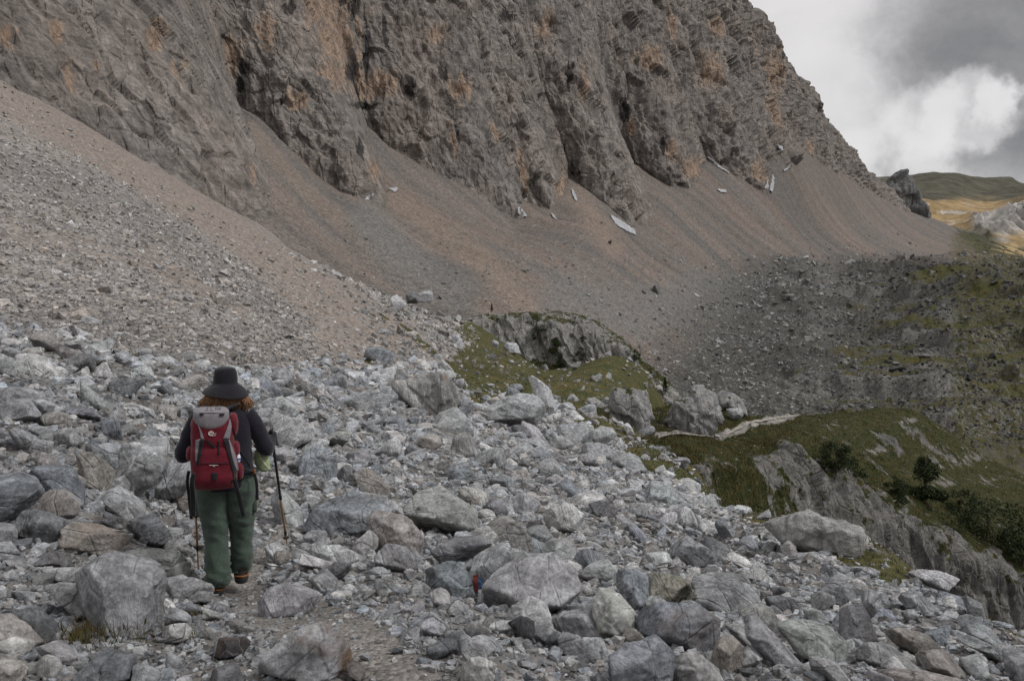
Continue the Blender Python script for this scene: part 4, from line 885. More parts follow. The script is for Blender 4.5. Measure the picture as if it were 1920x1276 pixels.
# scree stones up the slope
def scw(u, v, k, p):
    st = np.clip(mixb[k, 0], 0, 1); return (1 - field_w(u, v)) * (u < 900) * np.where(st > .55, .22, .95) * (1 - .4 * sst(40, 110, p[:, 1]))
D1 = fill(85000, 13, 118, 1.85, .42, .42, scw, 1.6)
ed = [np.where(pdist(D1[3], D1[4], [(400, 395), (520, 455), (600, 500), (700, 550), (745, 575), (800, 600), (870, 650)]) < 14)[0]]
D1[1][ed[0]] *= 1.7
rp = rng.random(len(D1[0])); sb = np.where((rp < .04), 2.2, 1.); D1[1][:] *= sb
E1 = fill(16000, 34, 135, 2.0, .5, 1.5, lambda u, v, k, p: sst(640, 760, u) * (1 - field_w(u, v) * .0) * (v < 860) * np.where(g1[k] > .3, .30, .9), 2)
pp = np.concatenate([D1[0], E1[0]]); ss = np.concatenate([D1[1], E1[1]]); ll = np.where(np.concatenate([D1[2], E1[2]]) > 16, 2, 1)
scr = stones('scree_stones', pp, ss, np.concatenate([tints(len(D1[0]), (.40, .38, .365), .24), tints(len(E1[0]), (.28, .275, .268), .28)]), rng.choice([0, 0, .4], len(pp)), ll); tag(scr, kind='stuff')
# rubble of the valley floor and the fans
n = 150000; i = rng.integers(0, len(P2), n); u, v, p = u2[i], v2[i], P2[i]
px = np.exp(rng.normal(1.4, .48, n)); wgt = np.clip(moraine[i] * np.where(g2[i] > .5, .3, 1.) + .09 * (1 - moraine[i]) * sst(380, 560, v), 0, 1) * (p[:, 1] < 640)
ok = (rng.random(n) < wgt) & (u > 400) & (u < 2020) & (v < 860) & (v > 300); p, px = p[ok], px[ok]; big = rng.random(len(p)) < .02; px = np.where(big, px * 2.2, px)
vs_ = stones('valley_rubble', p, px * p[:, 1] / F, tints(len(p), (.215, .213, .208), .38) * np.clip(1 - .65 * moraine[i][ok] * sst(1450, 1750, u2[i][ok]), .3, 1)[:, None], rng.choice([0, 0, .3], len(p)), np.ones(len(p), int)); tag(vs_, kind='stuff')  # stones towards the right darkened in colour to stand for cloud shadow
# stones on spur, knoll
i = rng.integers(0, len(PS), 9000); i = i[(rng.random(len(i)) < np.where(gS[i] > .5, .05, .25)) & (steep[i] < .4)]; px = np.exp(rng.normal(1.5, .45, len(i)))
j = rng.integers(0, len(PK), 1500); j = j[face[j] < .3]; pxj = np.exp(rng.normal(1.3, .4, len(j)))
pp = np.concatenate([PS[i], PK[j]]); px = np.concatenate([px, pxj]); ss_ = stones('spur_rubble', pp, px * pp[:, 1] / F, tints(len(pp), (.25, .245, .235), .25), np.zeros(len(pp)), np.where(px > 9, 2, 1)); tag(ss_, kind='stuff')
# ---------------------------------------------------------------- labels
LM = [h for h in heroes if h['phr']]
def short(h):
    s = h['phr'].split(',')[0]
    return ' '.join(s.split()[:8])
SHORT = {}
for h in LM:
    h['label'] = h['phr'].replace("photo's edge", 'frame').replace("photo's ", '').strip()
def sz(w): return 'large' if w > 62 else 'mid-sized' if w > 42 else 'small'
used = {h['label'] for h in LM}
LMK = {  # short handles for neighbours
 'pale leaning slab with a bright': 'pale leaning slab of the rubble bank', }
def handle(h):
    l = h['label']
    for cut in (' with ', ' in front of', ' that ', ' whose ', ' behind ', ' beside ', ' above ', ' below ', ' under ', ' near ', ', ', ' between ', ' against ', ' at the ', ' on the ', ' in the ', ' left of', ' right of', ' leaning ', ' lying ', ' standing ', ' cut ', ' along ', ' touching ', ' rising ', ' daubed ', ' split by ', ' pointing ', ' sitting ', ' bordering ', ' streaked with ', ' wedged ', ' tucked '):
        if cut in l and len(l.split(cut)[0].split()) >= 3: l = l.split(cut)[0]
    w = l.split()[:8]
    while w and w[-1] in ('leaning', 'lying', 'standing', 'wedged', 'daubed', 'cut', 'uphill', 'of', 'the', 'with', 'a', 'at', 'in', 'on', 'whose', 'rising', 'touching', 'left', 'right', 'under', 'sitting', 'tucked', 'bordering', 'streaked', 'bright', 'pointing', 'stained') or (len(w) == 8 and len(l.split()) > 8 and w[-1] not in ('boulder', 'slab', 'block', 'stone', 'bank', 'field')): w.pop()
    return 'the ' + ' '.join(w)
HN = {}
for h in LM: HN.setdefault(handle(h), []).append(h)
LMU = [h for h in LM if len(HN[handle(h)]) == 1]
HIK = [dict(c=np.array([430., 1112.]), hd="the hiker's boots"), dict(c=np.array([430., 720.]), hd="the hiker's hat"), dict(c=np.array([500., 860.]), hd="the hiker's right hand"), dict(c=np.array([372., 1085.]), hd="the left pole's tip"), dict(c=np.array([536., 1015.]), hd="the right pole's tip")]
NEAR = [dict(c=h['c'], hd=handle(h)) for h in LMU] + HIK
def where(a, b):
    du, dv = a - b
    if abs(du) > 1.6 * abs(dv): return 'right of' if du > 0 else 'left of'
    if abs(dv) > 1.6 * abs(du): return 'below' if dv > 0 else 'above'
    return ('below and right of' if du > 0 else 'below and left of') if dv > 0 else ('above and right of' if du > 0 else 'above and left of')
for b in [h for h in heroes if not h['phr']] + blocks:
    w, hh = b['w'], b['h']; shape = 'boulder' if w > 34 else 'stone'
    adj = 'flat' if w > 1.7 * hh else 'upright' if hh > 1.15 * w else 'angular'
    if b in blocks if 'sel' in b else False: adj = ''
    near = sorted(NEAR, key=lambda q: np.hypot(*(q['c'] - b['c'])))
    done = False
    first = ' '.join(f"{sz(w)} {TWORD[b['tone']]} {adj} {shape}".split())
    for q in near[:3]:
        l = f"{first} {where(b['c'], q['c'])} {q['hd']}"
        if l not in used and len(l.split()) <= 16: done = True; break
    if not done:
        for q in near[:6]:
            for q2 in near[:8]:
                if q2 is q: continue
                l = f"{TWORD[b['tone']]} {shape} between {q['hd']} and {q2['hd']}"
                if l not in used and len(l.split()) <= 16: done = True; break
            if done: break
    used.add(l); b['label'] = l
if __name__ == '__dbg__': print('\n'.join('LBL ' + b['label'] for b in heroes + blocks))
for b in heroes + blocks: tag(b['o'], b['label'], 'outcrop' if 'outcrop' in b['label'].split(' above')[0] and b['phr'] else 'boulder', GB)
LAB = [b['label'] for b in heroes + blocks]
for l in LAB:
    if not 4 <= len(l.split()) <= 16: print('LABEL', len(l.split()), l)
# ---------------------------------------------------------------- rock pinnacles at the end of the ridge
for i, (lab, poly) in enumerate((('tall pointed rock pinnacle on the far end of the mountain ridge', [(1655, 395), (1664, 352), (1680, 338), (1697, 329), (1702, 334), (1706, 360), (1712, 395)]), ('low jagged rock tooth right of the tall ridge pinnacle', [(1706, 400), (1714, 372), (1720, 362), (1726, 372), (1742, 398), (1740, 408)]))):
    V, Fc, C0, d0 = hero_rock(poly, np.random.default_rng(70 + i), ['far'], 0); s = 760 / max(d0, 1)
    C1 = pt(*np.mean(poly, 0), 790.); V = V * (C1[1] / C0[1]); rr = ridged(V / np.array([9, 20, 34]), 3) * 3. + facets(V / np.array([11, 30, 24]) + 3, .6, .6) * 5.; V = V + unit(V) * rr[:, None]
    o = mk('rock_pinnacle', V, Fc, M_CLIFF, dict(tint=np.full((len(V), 3), .15), ochre=np.zeros(len(V)), soot=np.zeros(len(V)), grass=np.zeros(len(V)))); o.location = C1; tag(o, lab, 'rock pinnacle', 'pinnacles on the ridge')
# ================================================================== snow
SNOW = [("small snow wedge at the tip of the leftmost buttress scree", [(682, 372), (697, 362), (703, 364), (690, 376)]),
 ("tiny triangular snow patch just right of the first buttress tip", [(724, 352), (746, 350), (744, 362)]),
 ("narrow snow patch right of the orange foot of the central buttress", [(969, 388), (975, 386), (990, 405), (982, 407), (970, 402)]),
 ("small snow sliver between the two central buttress feet", [(1030, 398), (1036, 398), (1044, 410), (1042, 413)]),
 ("steep thin snow strip beside the orange pillar foot", [(1071, 351), (1076, 356), (1085, 376), (1080, 378), (1072, 364)]),
 ("longest slanting snow strip on the brown scree below the cliff", [(1141, 396), (1150, 404), (1180, 422), (1196, 435), (1195, 442), (1180, 436), (1158, 424), (1146, 410)]),
 ("tiny snow spot at the apex of the central scree fan", [(1159, 288), (1173, 291), (1167, 296)]),
 ("thin curved snow line along the rim of the dark hollow", [(1322, 291), (1328, 292), (1350, 310), (1370, 324), (1369, 327), (1347, 313)]),
 ("bright snow tongue below the notch in the right-hand cliff", [(1441, 330), (1452, 325), (1453, 345), (1450, 362), (1432, 354)]),
 ("small snow streak climbing right from the bright snow tongue", [(1468, 318), (1485, 309), (1481, 315), (1470, 323)]),
 ("highest snow spot under the right-hand cliff", [(1455, 269), (1468, 273), (1471, 283), (1463, 281)]),
 ("faint snow fleck at the lower lip of the dark hollow", [(1340, 352), (1362, 355), (1364, 361), (1352, 361)])]
M_SNOW = NT('old snow'); M_SNOW.color(M_SNOW.mul((.36, .365, .38), M_SNOW.ramp(M_SNOW.noise(M_SNOW.pos(), .4, 5, .6), .3, .7, .8, 1.1))); M_SNOW.bump(M_SNOW.noise(M_SNOW.pos(), .9, 4), .5, .3); M_SNOW = M_SNOW.m
for lab, poly in SNOW:
    P = np.array(poly, float); P = P.mean(0) + (P - P.mean(0)) * np.array([.9, .9]); poly = [tuple(q) for q in P]; gx = np.arange(P[:, 0].min() - 2, P[:, 0].max() + 2, 1.); gy = np.arange(P[:, 1].min() - 2, P[:, 1].max() + 2, 1.)
    GX, GY = np.meshgrid(gx, gy); Dp = np.array([depth(a, b, ['far', 'cliff']) for a, b in zip(GX.ravel(), GY.ravel())]).reshape(GX.shape)
    Dp = np.where(Dp > 2000, np.median(Dp[Dp < 2000]), Dp)
    for _ in range(2): Dp[1:-1, 1:-1] = (Dp[1:-1, 1:-1] + Dp[:-2, 1:-1] + Dp[2:, 1:-1] + Dp[1:-1, :-2] + Dp[1:-1, 2:]) / 5
    jx = perlin(np.stack([GX.ravel() / 4, GY.ravel() / 4, 0 * GX.ravel()], 1)).reshape(GX.shape) * 1.6
    ins = pip(GX + jx, GY + jx[::-1], poly); V = pt(GX.ravel(), GY.ravel(), Dp.ravel() * .9965); q = gridf(*GX.shape, True); q = q[ins.ravel()[q].sum(1) >= 3]
    us_ = np.unique(q); mp = np.zeros(len(V), int); mp[us_] = np.arange(len(us_)); V = V[us_]; q = mp[q]; C0 = V.mean(0)
    o = mk('snow_patch', V - C0, q, M_SNOW); o.location = C0; md = o.modifiers.new('thickness', 'SOLIDIFY'); md.thickness = .12; md.offset = -1
    tag(o, lab, 'snow patch', 'old snow patches along the cliff foot')
# ================================================================== far path sheet
def ribbon(name, line, half, keys, mat, n=60):
    L = np.array(line, float); a = np.concatenate([[0], np.cumsum(np.hypot(*np.diff(L, axis=0).T))]); s = np.linspace(0, a[-1], n); u = np.interp(s, a, L[:, 0]); v = np.interp(s, a, L[:, 1]); hw = np.interp(u, [1195, 1300, 1370, 1430, 1500], half)
    V = []
    for k in (-1, -.4, .4, 1):
        vv = v + k * hw * (1 + .35 * np.sin(s * .31 + k * 2) + .25 * np.sin(s * .83 + k)); d = np.array([depth(x, y, keys) for x, y in zip(u, vv)]); d = gsm(d[:, None], 2)[:, 0]; p = pt(u, vv, d); p[:, 2] += .06; V.append(p)
    V = np.concatenate(V); o = mk(name, V, gridf(4, n, True), mat); return o
M_PATH = NT('trodden gravel'); M_PATH.color(M_PATH.mul((.30, .275, .245), M_PATH.ramp(M_PATH.noise(M_PATH.pos(), 3., 7, .7), .3, .7, .6, 1.25))); M_PATH.bump(M_PATH.noise(M_PATH.pos(), 5., 5, .7), .6, .08); M_PATH = M_PATH.m
fpath = ribbon('path', FARPATH, [.7, 1.1, 2.1, 1.9, .6], ['spur'], M_PATH); tag(fpath, kind='structure')
# ================================================================== plants
M_NEEDLE = NT('dark pine needles'); _n = M_NEEDLE.noise(M_NEEDLE.pos(), 2.2, 4, .6); M_NEEDLE.color(M_NEEDLE.mix(M_NEEDLE.ramp(_n, .35, .65), (.018, .028, .014), (.052, .062, .026))); M_NEEDLE = M_NEEDLE.m
M_BARK = plain('pine bark', (.10, .075, .055), .9, .3, 20)
def pine(u, v, hpx, wpx, kind, keys, lab, grp):
    d = depth(u, v, keys) * 1.0; base = pt(u, v, d); h, w = hpx * d / F, wpx * d / F; R = np.random.default_rng(int(u * 7 + v))
    root = empty('mountain_pine', base, lab, 'pine', grp)
    n = 3200 if hpx > 35 else 1100
    if kind == 'c':
        t = R.random(n) ** .8; rad = w / 2 * (1 - t) ** .8 * np.sqrt(R.uniform(.15, 1, n)) * (1 + .3 * np.sin(t * 30)); a = R.uniform(0, 6.28, n); c = np.stack([rad * np.cos(a), rad * np.sin(a), h * (.08 + .92 * t) - rad * .25], 1)
    else:
        m = 16; cen = np.stack([R.normal(size=m) * w * .26, R.normal(size=m) * w * .26, h * R.uniform(.05, .82, m)], 1); cen[:, :2] *= (1.15 - cen[:, 2:] / h * .7); rr = R.uniform(.10, .22, m) * max(w, h) 
        q = R.integers(0, m, n); dr = unit(R.normal(size=(n, 3))); c = cen[q] + dr * (rr[q] * R.random(n) ** .45)[:, None] * np.array([1, 1, .8]); c[:, 2] = np.maximum(c[:, 2], .03 * h)
    s = max(.045 * h, .04) * R.uniform(.6, 1.5, n); t1_ = unit(R.normal(size=(n, 3)) + np.array([0, 0, .5])); t2_ = unit(np.cross(t1_, R.normal(size=(n, 3))))
    V = np.stack([c - t2_ * s[:, None] * .35, c + t2_ * s[:, None] * .35, c + t1_ * s[:, None] * 1.6], 1).reshape(-1, 3)
    mk('crown', V, np.arange(3 * n).reshape(-1, 3), M_NEEDLE, smooth=False, parent=root)
    tr = []; k = 8
    for z, r_ in ((-.2, .05), (.3, .035), (.7, .02), (.95, .006)):
        a = np.arange(k) / k * 6.283; tr.append(np.stack([np.cos(a) * r_ * h * .7 + math.sin(z * 3) * .03 * h, np.sin(a) * r_ * h * .7, 0 * a + z * h], 1))
    mk('trunk', np.concatenate(tr), np.concatenate([np.stack([i * k + np.arange(k), i * k + (np.arange(k) + 1) % k, (i + 1) * k + (np.arange(k) + 1) % k, (i + 1) * k + np.arange(k)], 1) for i in range(3)]), M_BARK, parent=root)
for a in ((1567, 888, 66, 92, 's', ['spur'], 'bushy dark dwarf pine on the grassy spur above the ravine cliff', 'pines on the spur'),
          (1732, 935, 92, 62, 's', ['spur'], 'tallest dark pine of the spur standing in the yellow grass', 'pines on the spur'),
          (1690, 940, 44, 60, 's', ['spur'], 'low dark pine bush left of the tallest spur pine', 'pines on the spur'),
          (1850, 1010, 80, 170, 's', ['spur'], 'widest dark pine thicket at the top of the ravine cliff', 'pines on the spur'),
          (1918, 1060, 90, 130, 's', ['spur'], 'dark pine thicket cut by the frame beside the widest thicket', 'pines on the spur'),
          (1800, 960, 44, 60, 's', ['spur'], 'small pine bush between the tallest pine and the widest thicket', 'pines on the spur'),
          (1247, 738, 30, 14, 'c', ['spur', 'near', 'knoll'], 'slim conifer at the right foot of the rocky knoll', 'pines on the knoll'),
          (1012, 638, 34, 32, 's', ['knoll'], 'bushy pine on the top left of the knoll cliff', 'pines on the knoll'),
          (1042, 662, 36, 20, 's', ['knoll'], 'upright pine clinging to the middle of the knoll cliff', 'pines on the knoll'),
          (1052, 692, 34, 20, 's', ['knoll'], 'pine at the base of the knoll cliff below the upright one', 'pines on the knoll'),
          (1085, 676, 22, 16, 's', ['knoll'], 'small pine bush in a crack right of the upright cliff pine', 'pines on the knoll'),
          (1192, 676, 26, 18, 's', ['knoll'], 'pine leaning out at the right brow of the knoll', 'pines on the knoll'),
          (1165, 712, 22, 26, 's', ['knoll'], 'low pine bush under the right end of the knoll cliff', 'pines on the knoll'),
          (1000, 606, 18, 30, 's', ['knoll'], 'flat pine scrub on the crest of the knoll', 'pines on the knoll'),
          (1092, 640, 16, 12, 's', ['knoll'], 'tiny pine high on the knoll cliff face', 'pines on the knoll'),
          (922, 584, 15, 6, 'c', ['near', 'knoll'], 'tiny lone conifer on the skyline left of the knoll', 'pines on the knoll'),
          (835, 566, 14, 6, 'c', ['near'], 'tiny conifer on the skyline beside the row of rocks', 'pines on the knoll')): pine(*a)
# short alpine grass
def blades(name, P, hgt, nb, mat):
    n = len(P); V = []
    for _ in range(nb):
        a = rng.uniform(0, 6.28, n); o = np.stack([np.cos(a), np.sin(a), 0 * a], 1); off = rng.normal(size=(n, 3)) * np.array([1, 1, 0]) * hgt[:, None] * .5
        t = np.stack([-np.sin(a), np.cos(a), 0 * a], 1) * hgt[:, None] * .09
        b = P + off; V.append(np.stack([b - t, b + t, b + o * hgt[:, None] * rng.uniform(.1, .7, n)[:, None] + np.array([0, 0, 1]) * (hgt * rng.uniform(.6, 1.2, n))[:, None]], 1))
    V = np.concatenate(V).reshape(-1, 3); o = mk(name, V, np.arange(len(V)).reshape(-1, 3), mat, smooth=False); return tag(o, kind='stuff')
M_GRASS = NT('autumn alpine grass'); _n = M_GRASS.noise(M_GRASS.pos(), .5, 5, .6); M_GRASS.color(M_GRASS.mix(M_GRASS.ramp(_n, .38, .62), (.036, .041, .014), (.082, .062, .023))); M_GRASS = M_GRASS.m
i = rng.integers(0, len(P1), 400000); i = i[(g1[i] > .45) & (P1[i, 1] < 130) & (P1[i, 1] > 3.5)]; i = i[rng.random(len(i)) < .8][:16000]
j = rng.integers(0, len(PS), 60000); j = j[gS[j] > .6][:22000]
q1, q2 = P1[i], PS[j]
hb1 = np.minimum(.14, q1[:, 1] * .0034) * rng.uniform(.6, 1.4, len(q1))
blades('grass', np.concatenate([q1, q2]), np.concatenate([hb1, .17 * rng.uniform(.6, 1.5, len(q2))]), 3, M_GRASS)
# grass tufts close to the camera
for lab, u, v, sp, nb, hh in (('olive grass tuft between stones below the layered dark slab', 150, 1200, .15, 420, .055), ('small green plant beside the whitish flat-topped stone', 330, 1200, .05, 90, .04), ('wisp of grass behind the whitish flat-topped stone', 352, 1158, .05, 70, .04)):
    d = depth(u, v, ['near']); c = pt(u, v, d); P = np.stack([rng.normal(size=nb) * sp, rng.normal(size=nb) * sp * .7, 0 * np.arange(nb)], 1); h = hh * rng.uniform(.5, 1.3, nb); V = []
    a = rng.uniform(0, 6.28, nb); o_ = np.stack([np.cos(a), np.sin(a), 0 * a], 1); t = np.stack([-np.sin(a), np.cos(a), 0 * a], 1) * .0028
    V = np.stack([P - t, P + t, P + o_ * (h * rng.uniform(.2, .9, nb))[:, None] + np.array([0, 0, 1]) * h[:, None]], 1).reshape(-1, 3)
    o = mk('grass', V, np.arange(len(V)).reshape(-1, 3), M_GRASS, smooth=False); o.location = c + np.array([0, 0, .02]); tag(o, lab, kind='stuff')
# ================================================================== trail paint on its boulder
from mathutils.bvhtree import BVHTree
def bvh(V, Fc): return BVHTree.FromPolygons([tuple(x) for x in V], [tuple(int(q) for q in f) for f in Fc])
CAMV = Vector((0, 0, CZ))
def patch(tree, left, right, n, m, off, name, mat, parent, thick=0, rag=0):
    """sheet between two picture polylines, laid on a surface seen from the camera, as real geometry"""
    L, Rr = np.array(left, float), np.array(right, float); t = np.linspace(0, 1, n); f = lambda Q: np.stack([np.interp(t, np.linspace(0, 1, len(Q)), Q[:, i]) for i in (0, 1)], 1)
    L, Rr = f(L), f(Rr); pts = []; last = None
    for a, b in zip(L, Rr):
        for k in np.linspace(0, 1, m):
            q = a + (b - a) * k; 
            if rag: q = q + rng.normal(size=2) * rag
            dv = (Vector(pt(q[0], q[1], 1.)) - CAMV).normalized(); h = tree.ray_cast(CAMV, dv)
            if h[0] is None: p = np.array(CAMV + dv * last) if last else None
            else: p = np.array(h[0] - dv * off); last = h[3] - off
            pts.append(p)
    good = [p for p in pts if p is not None]
    if not good: return None
    pts = np.array([p if p is not None else good[0] for p in pts])
    inv = parent.matrix_world.inverted() if hasattr(parent, 'matrix_world') else None
    o = mk(name, pts, gridf(n, m), mat); return o
def to_local(o, root):
    M = (Matrix.Translation(root.location) @ root.rotation_euler.to_matrix().to_4x4()).inverted()
    o.data.transform(M); o.parent = root; return o
ph = [h for h in heroes if 'daubed' in h['phr']][0]; tr = bvh(ph['V'], ph['F'])
M_RED = plain('red trail paint', (.20, .05, .045), .8, .5, 90); M_BLUE = plain('blue trail paint', (.04, .085, .17), .8, .5, 90)
for nm, mt, l, r in (('red_paint_mark', M_RED, [(887, 1078), (887, 1095), (889, 1110)], [(896, 1076), (896, 1095), (897, 1108)]), ('blue_paint_mark', M_BLUE, [(897, 1083), (897, 1095), (898, 1106)], [(904, 1081), (904, 1095), (903, 1104)])):
    o = patch(tr, l, r, 12, 5, .006, nm, mt, ph['o'], rag=.9)
    if o: to_local(o, ph['o'])
# ================================================================== HIKER
HP = pt(430, 1108, 6.6); _k = np.argsort(np.hypot(P1[:, 0] - HP[0], P1[:, 1] - HP[1]))[:150]; print('hiker pixel', proj(HP)); HA = math.atan((UC - 430) / F)
def fabric(name, c, var=.18, scale=55, rough=.85, bd=.004):
    s = NT(name); o = s.obj(); n = s.noise(o, scale, 4, .6); n2 = s.noise(o, 9, 4, .6)
    s.color(s.mul(s.mul(c, s.ramp(n, .3, .7, 1 - var, 1 + var)), s.ramp(n2, .3, .7, .85, 1.15))); s.b.inputs['Roughness'].default_value = rough; s.b.inputs['Sheen Weight'].default_value = .15
    s.bump(s.math('ADD', n, s.math('MULTIPLY', n2, 2.)), .5, bd); return s.m
C_SKIN = fabric('skin', (.50, .30, .22), .06, 90, .6, .001); C_JACK = fabric('black fleece', (.014, .013, .020), .3, 120, .95); C_TROU = fabric('green trouser cloth', (.056, .079, .063), .16, 70, .9)
C_HAT = fabric('black felt', (.013, .012, .016), .2, 130, .95, .001); C_HAIR = fabric('copper hair', (.20, .105, .052), .45, 70, .5, .004); C_BOOT = fabric('dark boot leather', (.035, .026, .024), .3, 60, .7); C_ORA = fabric('orange boot trim', (.26, .105, .035), .2, 60, .7)
C_RED = fabric('crimson pack cloth', (.105, .007, .016), .14, 60, .75, .005); C_GREY = fabric('grey pack cloth', (.18, .166, .178), .1, 70, .8, .003); C_BLK = fabric('black webbing', (.012, .012, .015), .2, 150, .8, .001); C_WHITE = fabric('white print', (.70, .62, .58), .05, 90, .7, .0005); C_PEN = fabric('dark ink', (.05, .05, .06), .1, 60, .8, .0005)
C_GRN = fabric('pale green sack', (.27, .33, .18), .25, 45, .6, .004); C_BRZ = plain('bronze pole shaft', (.26, .16, .085), .4, .1, 60, 0); C_GLV = fabric('black glove', (.012, .012, .018), .3, 120, .9); C_BOT = plain('white bottle', (.6, .62, .68), .4, .05, 50, 0); C_BTB = plain('blue bottle band', (.03, .06, .30), .5, .1, 50, 0)
person = empty('person', HP, "hiker seen from behind in black bucket hat, black fleece and green trousers, holding two poles", 'person'); person.rotation_euler = (0, 0, HA)
def rings(secs, k=28, power=2.0, sub=5, cap=True):
    """loft of super-ellipse rings; sec = (x,y,z,rx,ry[,tiltx,tilty]) along z, resampled smoothly"""
    S = cr(np.array([list(s) + [0] * (7 - len(s)) for s in secs], float), sub); a = np.arange(k) / k * 2 * np.pi; ca, sa = np.cos(a), np.sin(a)
    ex = np.sign(ca) * np.abs(ca) ** (2 / power); ey = np.sign(sa) * np.abs(sa) ** (2 / power)
    V = np.concatenate([np.stack([s[0] + ex * s[3], s[1] + ey * s[4], s[2] + ex * s[3] * s[5] + ey * s[4] * s[6]], 1) for s in S]); n = len(S); j = np.arange(k)
    Fq = np.concatenate([np.stack([i * k + j, i * k + (j + 1) % k, (i + 1) * k + (j + 1) % k, (i + 1) * k + j], 1) for i in range(n - 1)])
    c0, c1 = V[:k].mean(0), V[-k:].mean(0); b = len(V); V = np.concatenate([V, c0[None], c1[None]])
    T = np.concatenate([np.stack([(j + 1) % k, j, 0 * j + b], 1), np.stack([(n - 1) * k + j, (n - 1) * k + (j + 1) % k, 0 * j + b + 1], 1)]) if cap else np.zeros((0, 3), int)
    return V, [Fq, T] if cap else [Fq]
def tube(pts, rad, k=16, sub=6, flat=1.):
    P = cr(np.array(pts, float), sub); r = np.interp(np.linspace(0, 1, len(P)), np.linspace(0, 1, len(rad)), rad); T = unit(np.gradient(P, axis=0)); V = []
    up = np.array([0, 0, 1.]) if abs(T[0][2]) < .8 else np.array([0, 1., 0]); u_ = unit(np.cross(T[0], up))
    a = np.arange(k) / k * 2 * np.pi
    for p, t, rr in zip(P, T, r):
        u_ = unit(u_ - t * (u_ @ t)); w = np.cross(t, u_); V.append(p + (np.cos(a)[:, None] * u_ + np.sin(a)[:, None] * w * flat) * rr)
    V = np.concatenate(V); n = len(P); j = np.arange(k)
    Fq = np.concatenate([np.stack([i * k + j, i * k + (j + 1) % k, (i + 1) * k + (j + 1) % k, (i + 1) * k + j], 1) for i in range(n - 1)]); b = len(V); V = np.concatenate([V, P[:1], P[-1:]])
    return V, [Fq, np.concatenate([np.stack([(j + 1) % k, j, 0 * j + b], 1), np.stack([(n - 1) * k + j, (n - 1) * k + (j + 1) % k, 0 * j + b + 1], 1)])]
def join(parts):
    VV, Q, T = [], [], []; b = 0
    for V, Fs in parts:
        VV.append(V)
        for f in Fs:
            if len(f): (Q if f.shape[1] == 4 else T).append(f + b)
        b += len(V)
    return np.concatenate(VV), [np.concatenate(x) for x in (Q, T) if x]
def wr(V, amp, f, seed=0): return V + np.stack([ridged(V * np.array(f) + seed, 3, .5), fbm(V * np.array(f) + seed + 20, 2), 0 * V[:, 0]], 1) * amp
def part(name, VF, mat, root=None, smooth=True): return mk(name, VF[0], VF[1], mat, smooth=smooth, parent=root or person)
# ---- body : one continuous skinned surface
def skinned(name, J, E, mat, root, lv=2, parent=None):
    me = bpy.data.meshes.new(name); me.from_pydata([j[:3] for j in J], E, []); o = bpy.data.objects.new(name, me); COL.objects.link(o); o.parent = parent or root
    md = o.modifiers.new('skin', 'SKIN'); md.use_smooth_shade = True
    for k, j in enumerate(J):
        r = j[3]; me.skin_vertices[0].data[k].radius = (r, j[4] if len(j) > 4 else r); me.skin_vertices[0].data[k].use_root = (k == 0)
    s = o.modifiers.new('subdivision', 'SUBSURF'); s.levels = s.render_levels = lv; me.materials.append(mat); return o
J = [(-.02, 0, .88, .12, .09), (-.02, .0, 1.05, .125, .095), (-.02, 0, 1.23, .12, .085), (-.015, .01, 1.385, .055), (-.01, .02, 1.43, .052), (-.005, .03, 1.50, .078, .085), (-.005, .035, 1.58, .082, .092), (-.005, .03, 1.645, .055),
     (.14, 0, 1.315, .038), (.25, -.02, 1.11, .036), (.305, .15, 1.115, .030), (-.18, 0, 1.31, .038), (-.30, -.015, 1.09, .036), (-.255, .15, 1.065, .030),
     (-.11, 0, .80, .095), (-.095, .01, .46, .062), (-.082, 0, .12, .042), (.085, 0, .80, .095), (.095, .07, .47, .062), (.092, .13, .15, .042), (-.005, .135, 1.535, .018), (-.005, .128, 1.49, .03)]
E = [(0, 1), (1, 2), (2, 3), (3, 4), (4, 5), (5, 6), (6, 7), (2, 8), (8, 9), (9, 10), (2, 11), (11, 12), (12, 13), (0, 14), (14, 15), (15, 16), (0, 17), (17, 18), (18, 19), (5, 20), (5, 21)]
body = skinned('body', J, E, C_SKIN, person)
for sx in (-1, 1):
    part('eye', (ICO[3][0] * .012 + np.array([-.005 + sx * .032, .118, 1.565]), [ICO[3][1]]), C_WHITE); part('ear', (ICO[3][0] * np.array([.012, .02, .03]) + np.array([-.005 + sx * .085, .03, 1.545]), [ICO[3][1]]), C_SKIN)
part('mouth', (ICO[2][0] * np.array([.024, .006, .006]) + np.array([-.005, .152, 1.487]), [ICO[2][1]]), fabric('lips', (.35, .12, .10), .1, 80, .5, .001))
# ---- trousers
def leg(x0, pts): return rings(pts, 30, 2.15, 7)
LL = leg(0, [(-.085, .0, .062, .074, .080), (-.082, -.005, .11, .080, .085), (-.084, .0, .20, .075, .078), (-.086, .005, .34, .077, .081), (-.092, .01, .47, .079, .084), (-.104, .01, .60, .098, .108), (-.112, .0, .72, .116, .130), (-.105, -.005, .82, .118, .138), (-.095, 0, .90, .112, .122)])
RL = leg(0, [(.088, .125, .112, .068, .076), (.086, .115, .16, .074, .081), (.090, .10, .25, .074, .078), (.093, .085, .36, .076, .080), (.094, .065, .48, .079, .085), (.088, .035, .60, .096, .108), (.088, .01, .72, .110, .126), (.085, -.005, .82, .115, .14), (.075, 0, .90, .112, .125)])
V, Fs = join([LL, RL]); zz = V[:, 2]
fold = ridged(np.stack([V[:, 0] * 7, V[:, 1] * 7, zz * 13 + V[:, 0] * 9], 1), 3, .55) * (.017 + .026 * np.exp(-((zz - .18) / .12) ** 2) + .016 * np.exp(-((zz - .50) / .10) ** 2)) + fbm(V * np.array([9, 9, 22]) + 3, 3) * .006
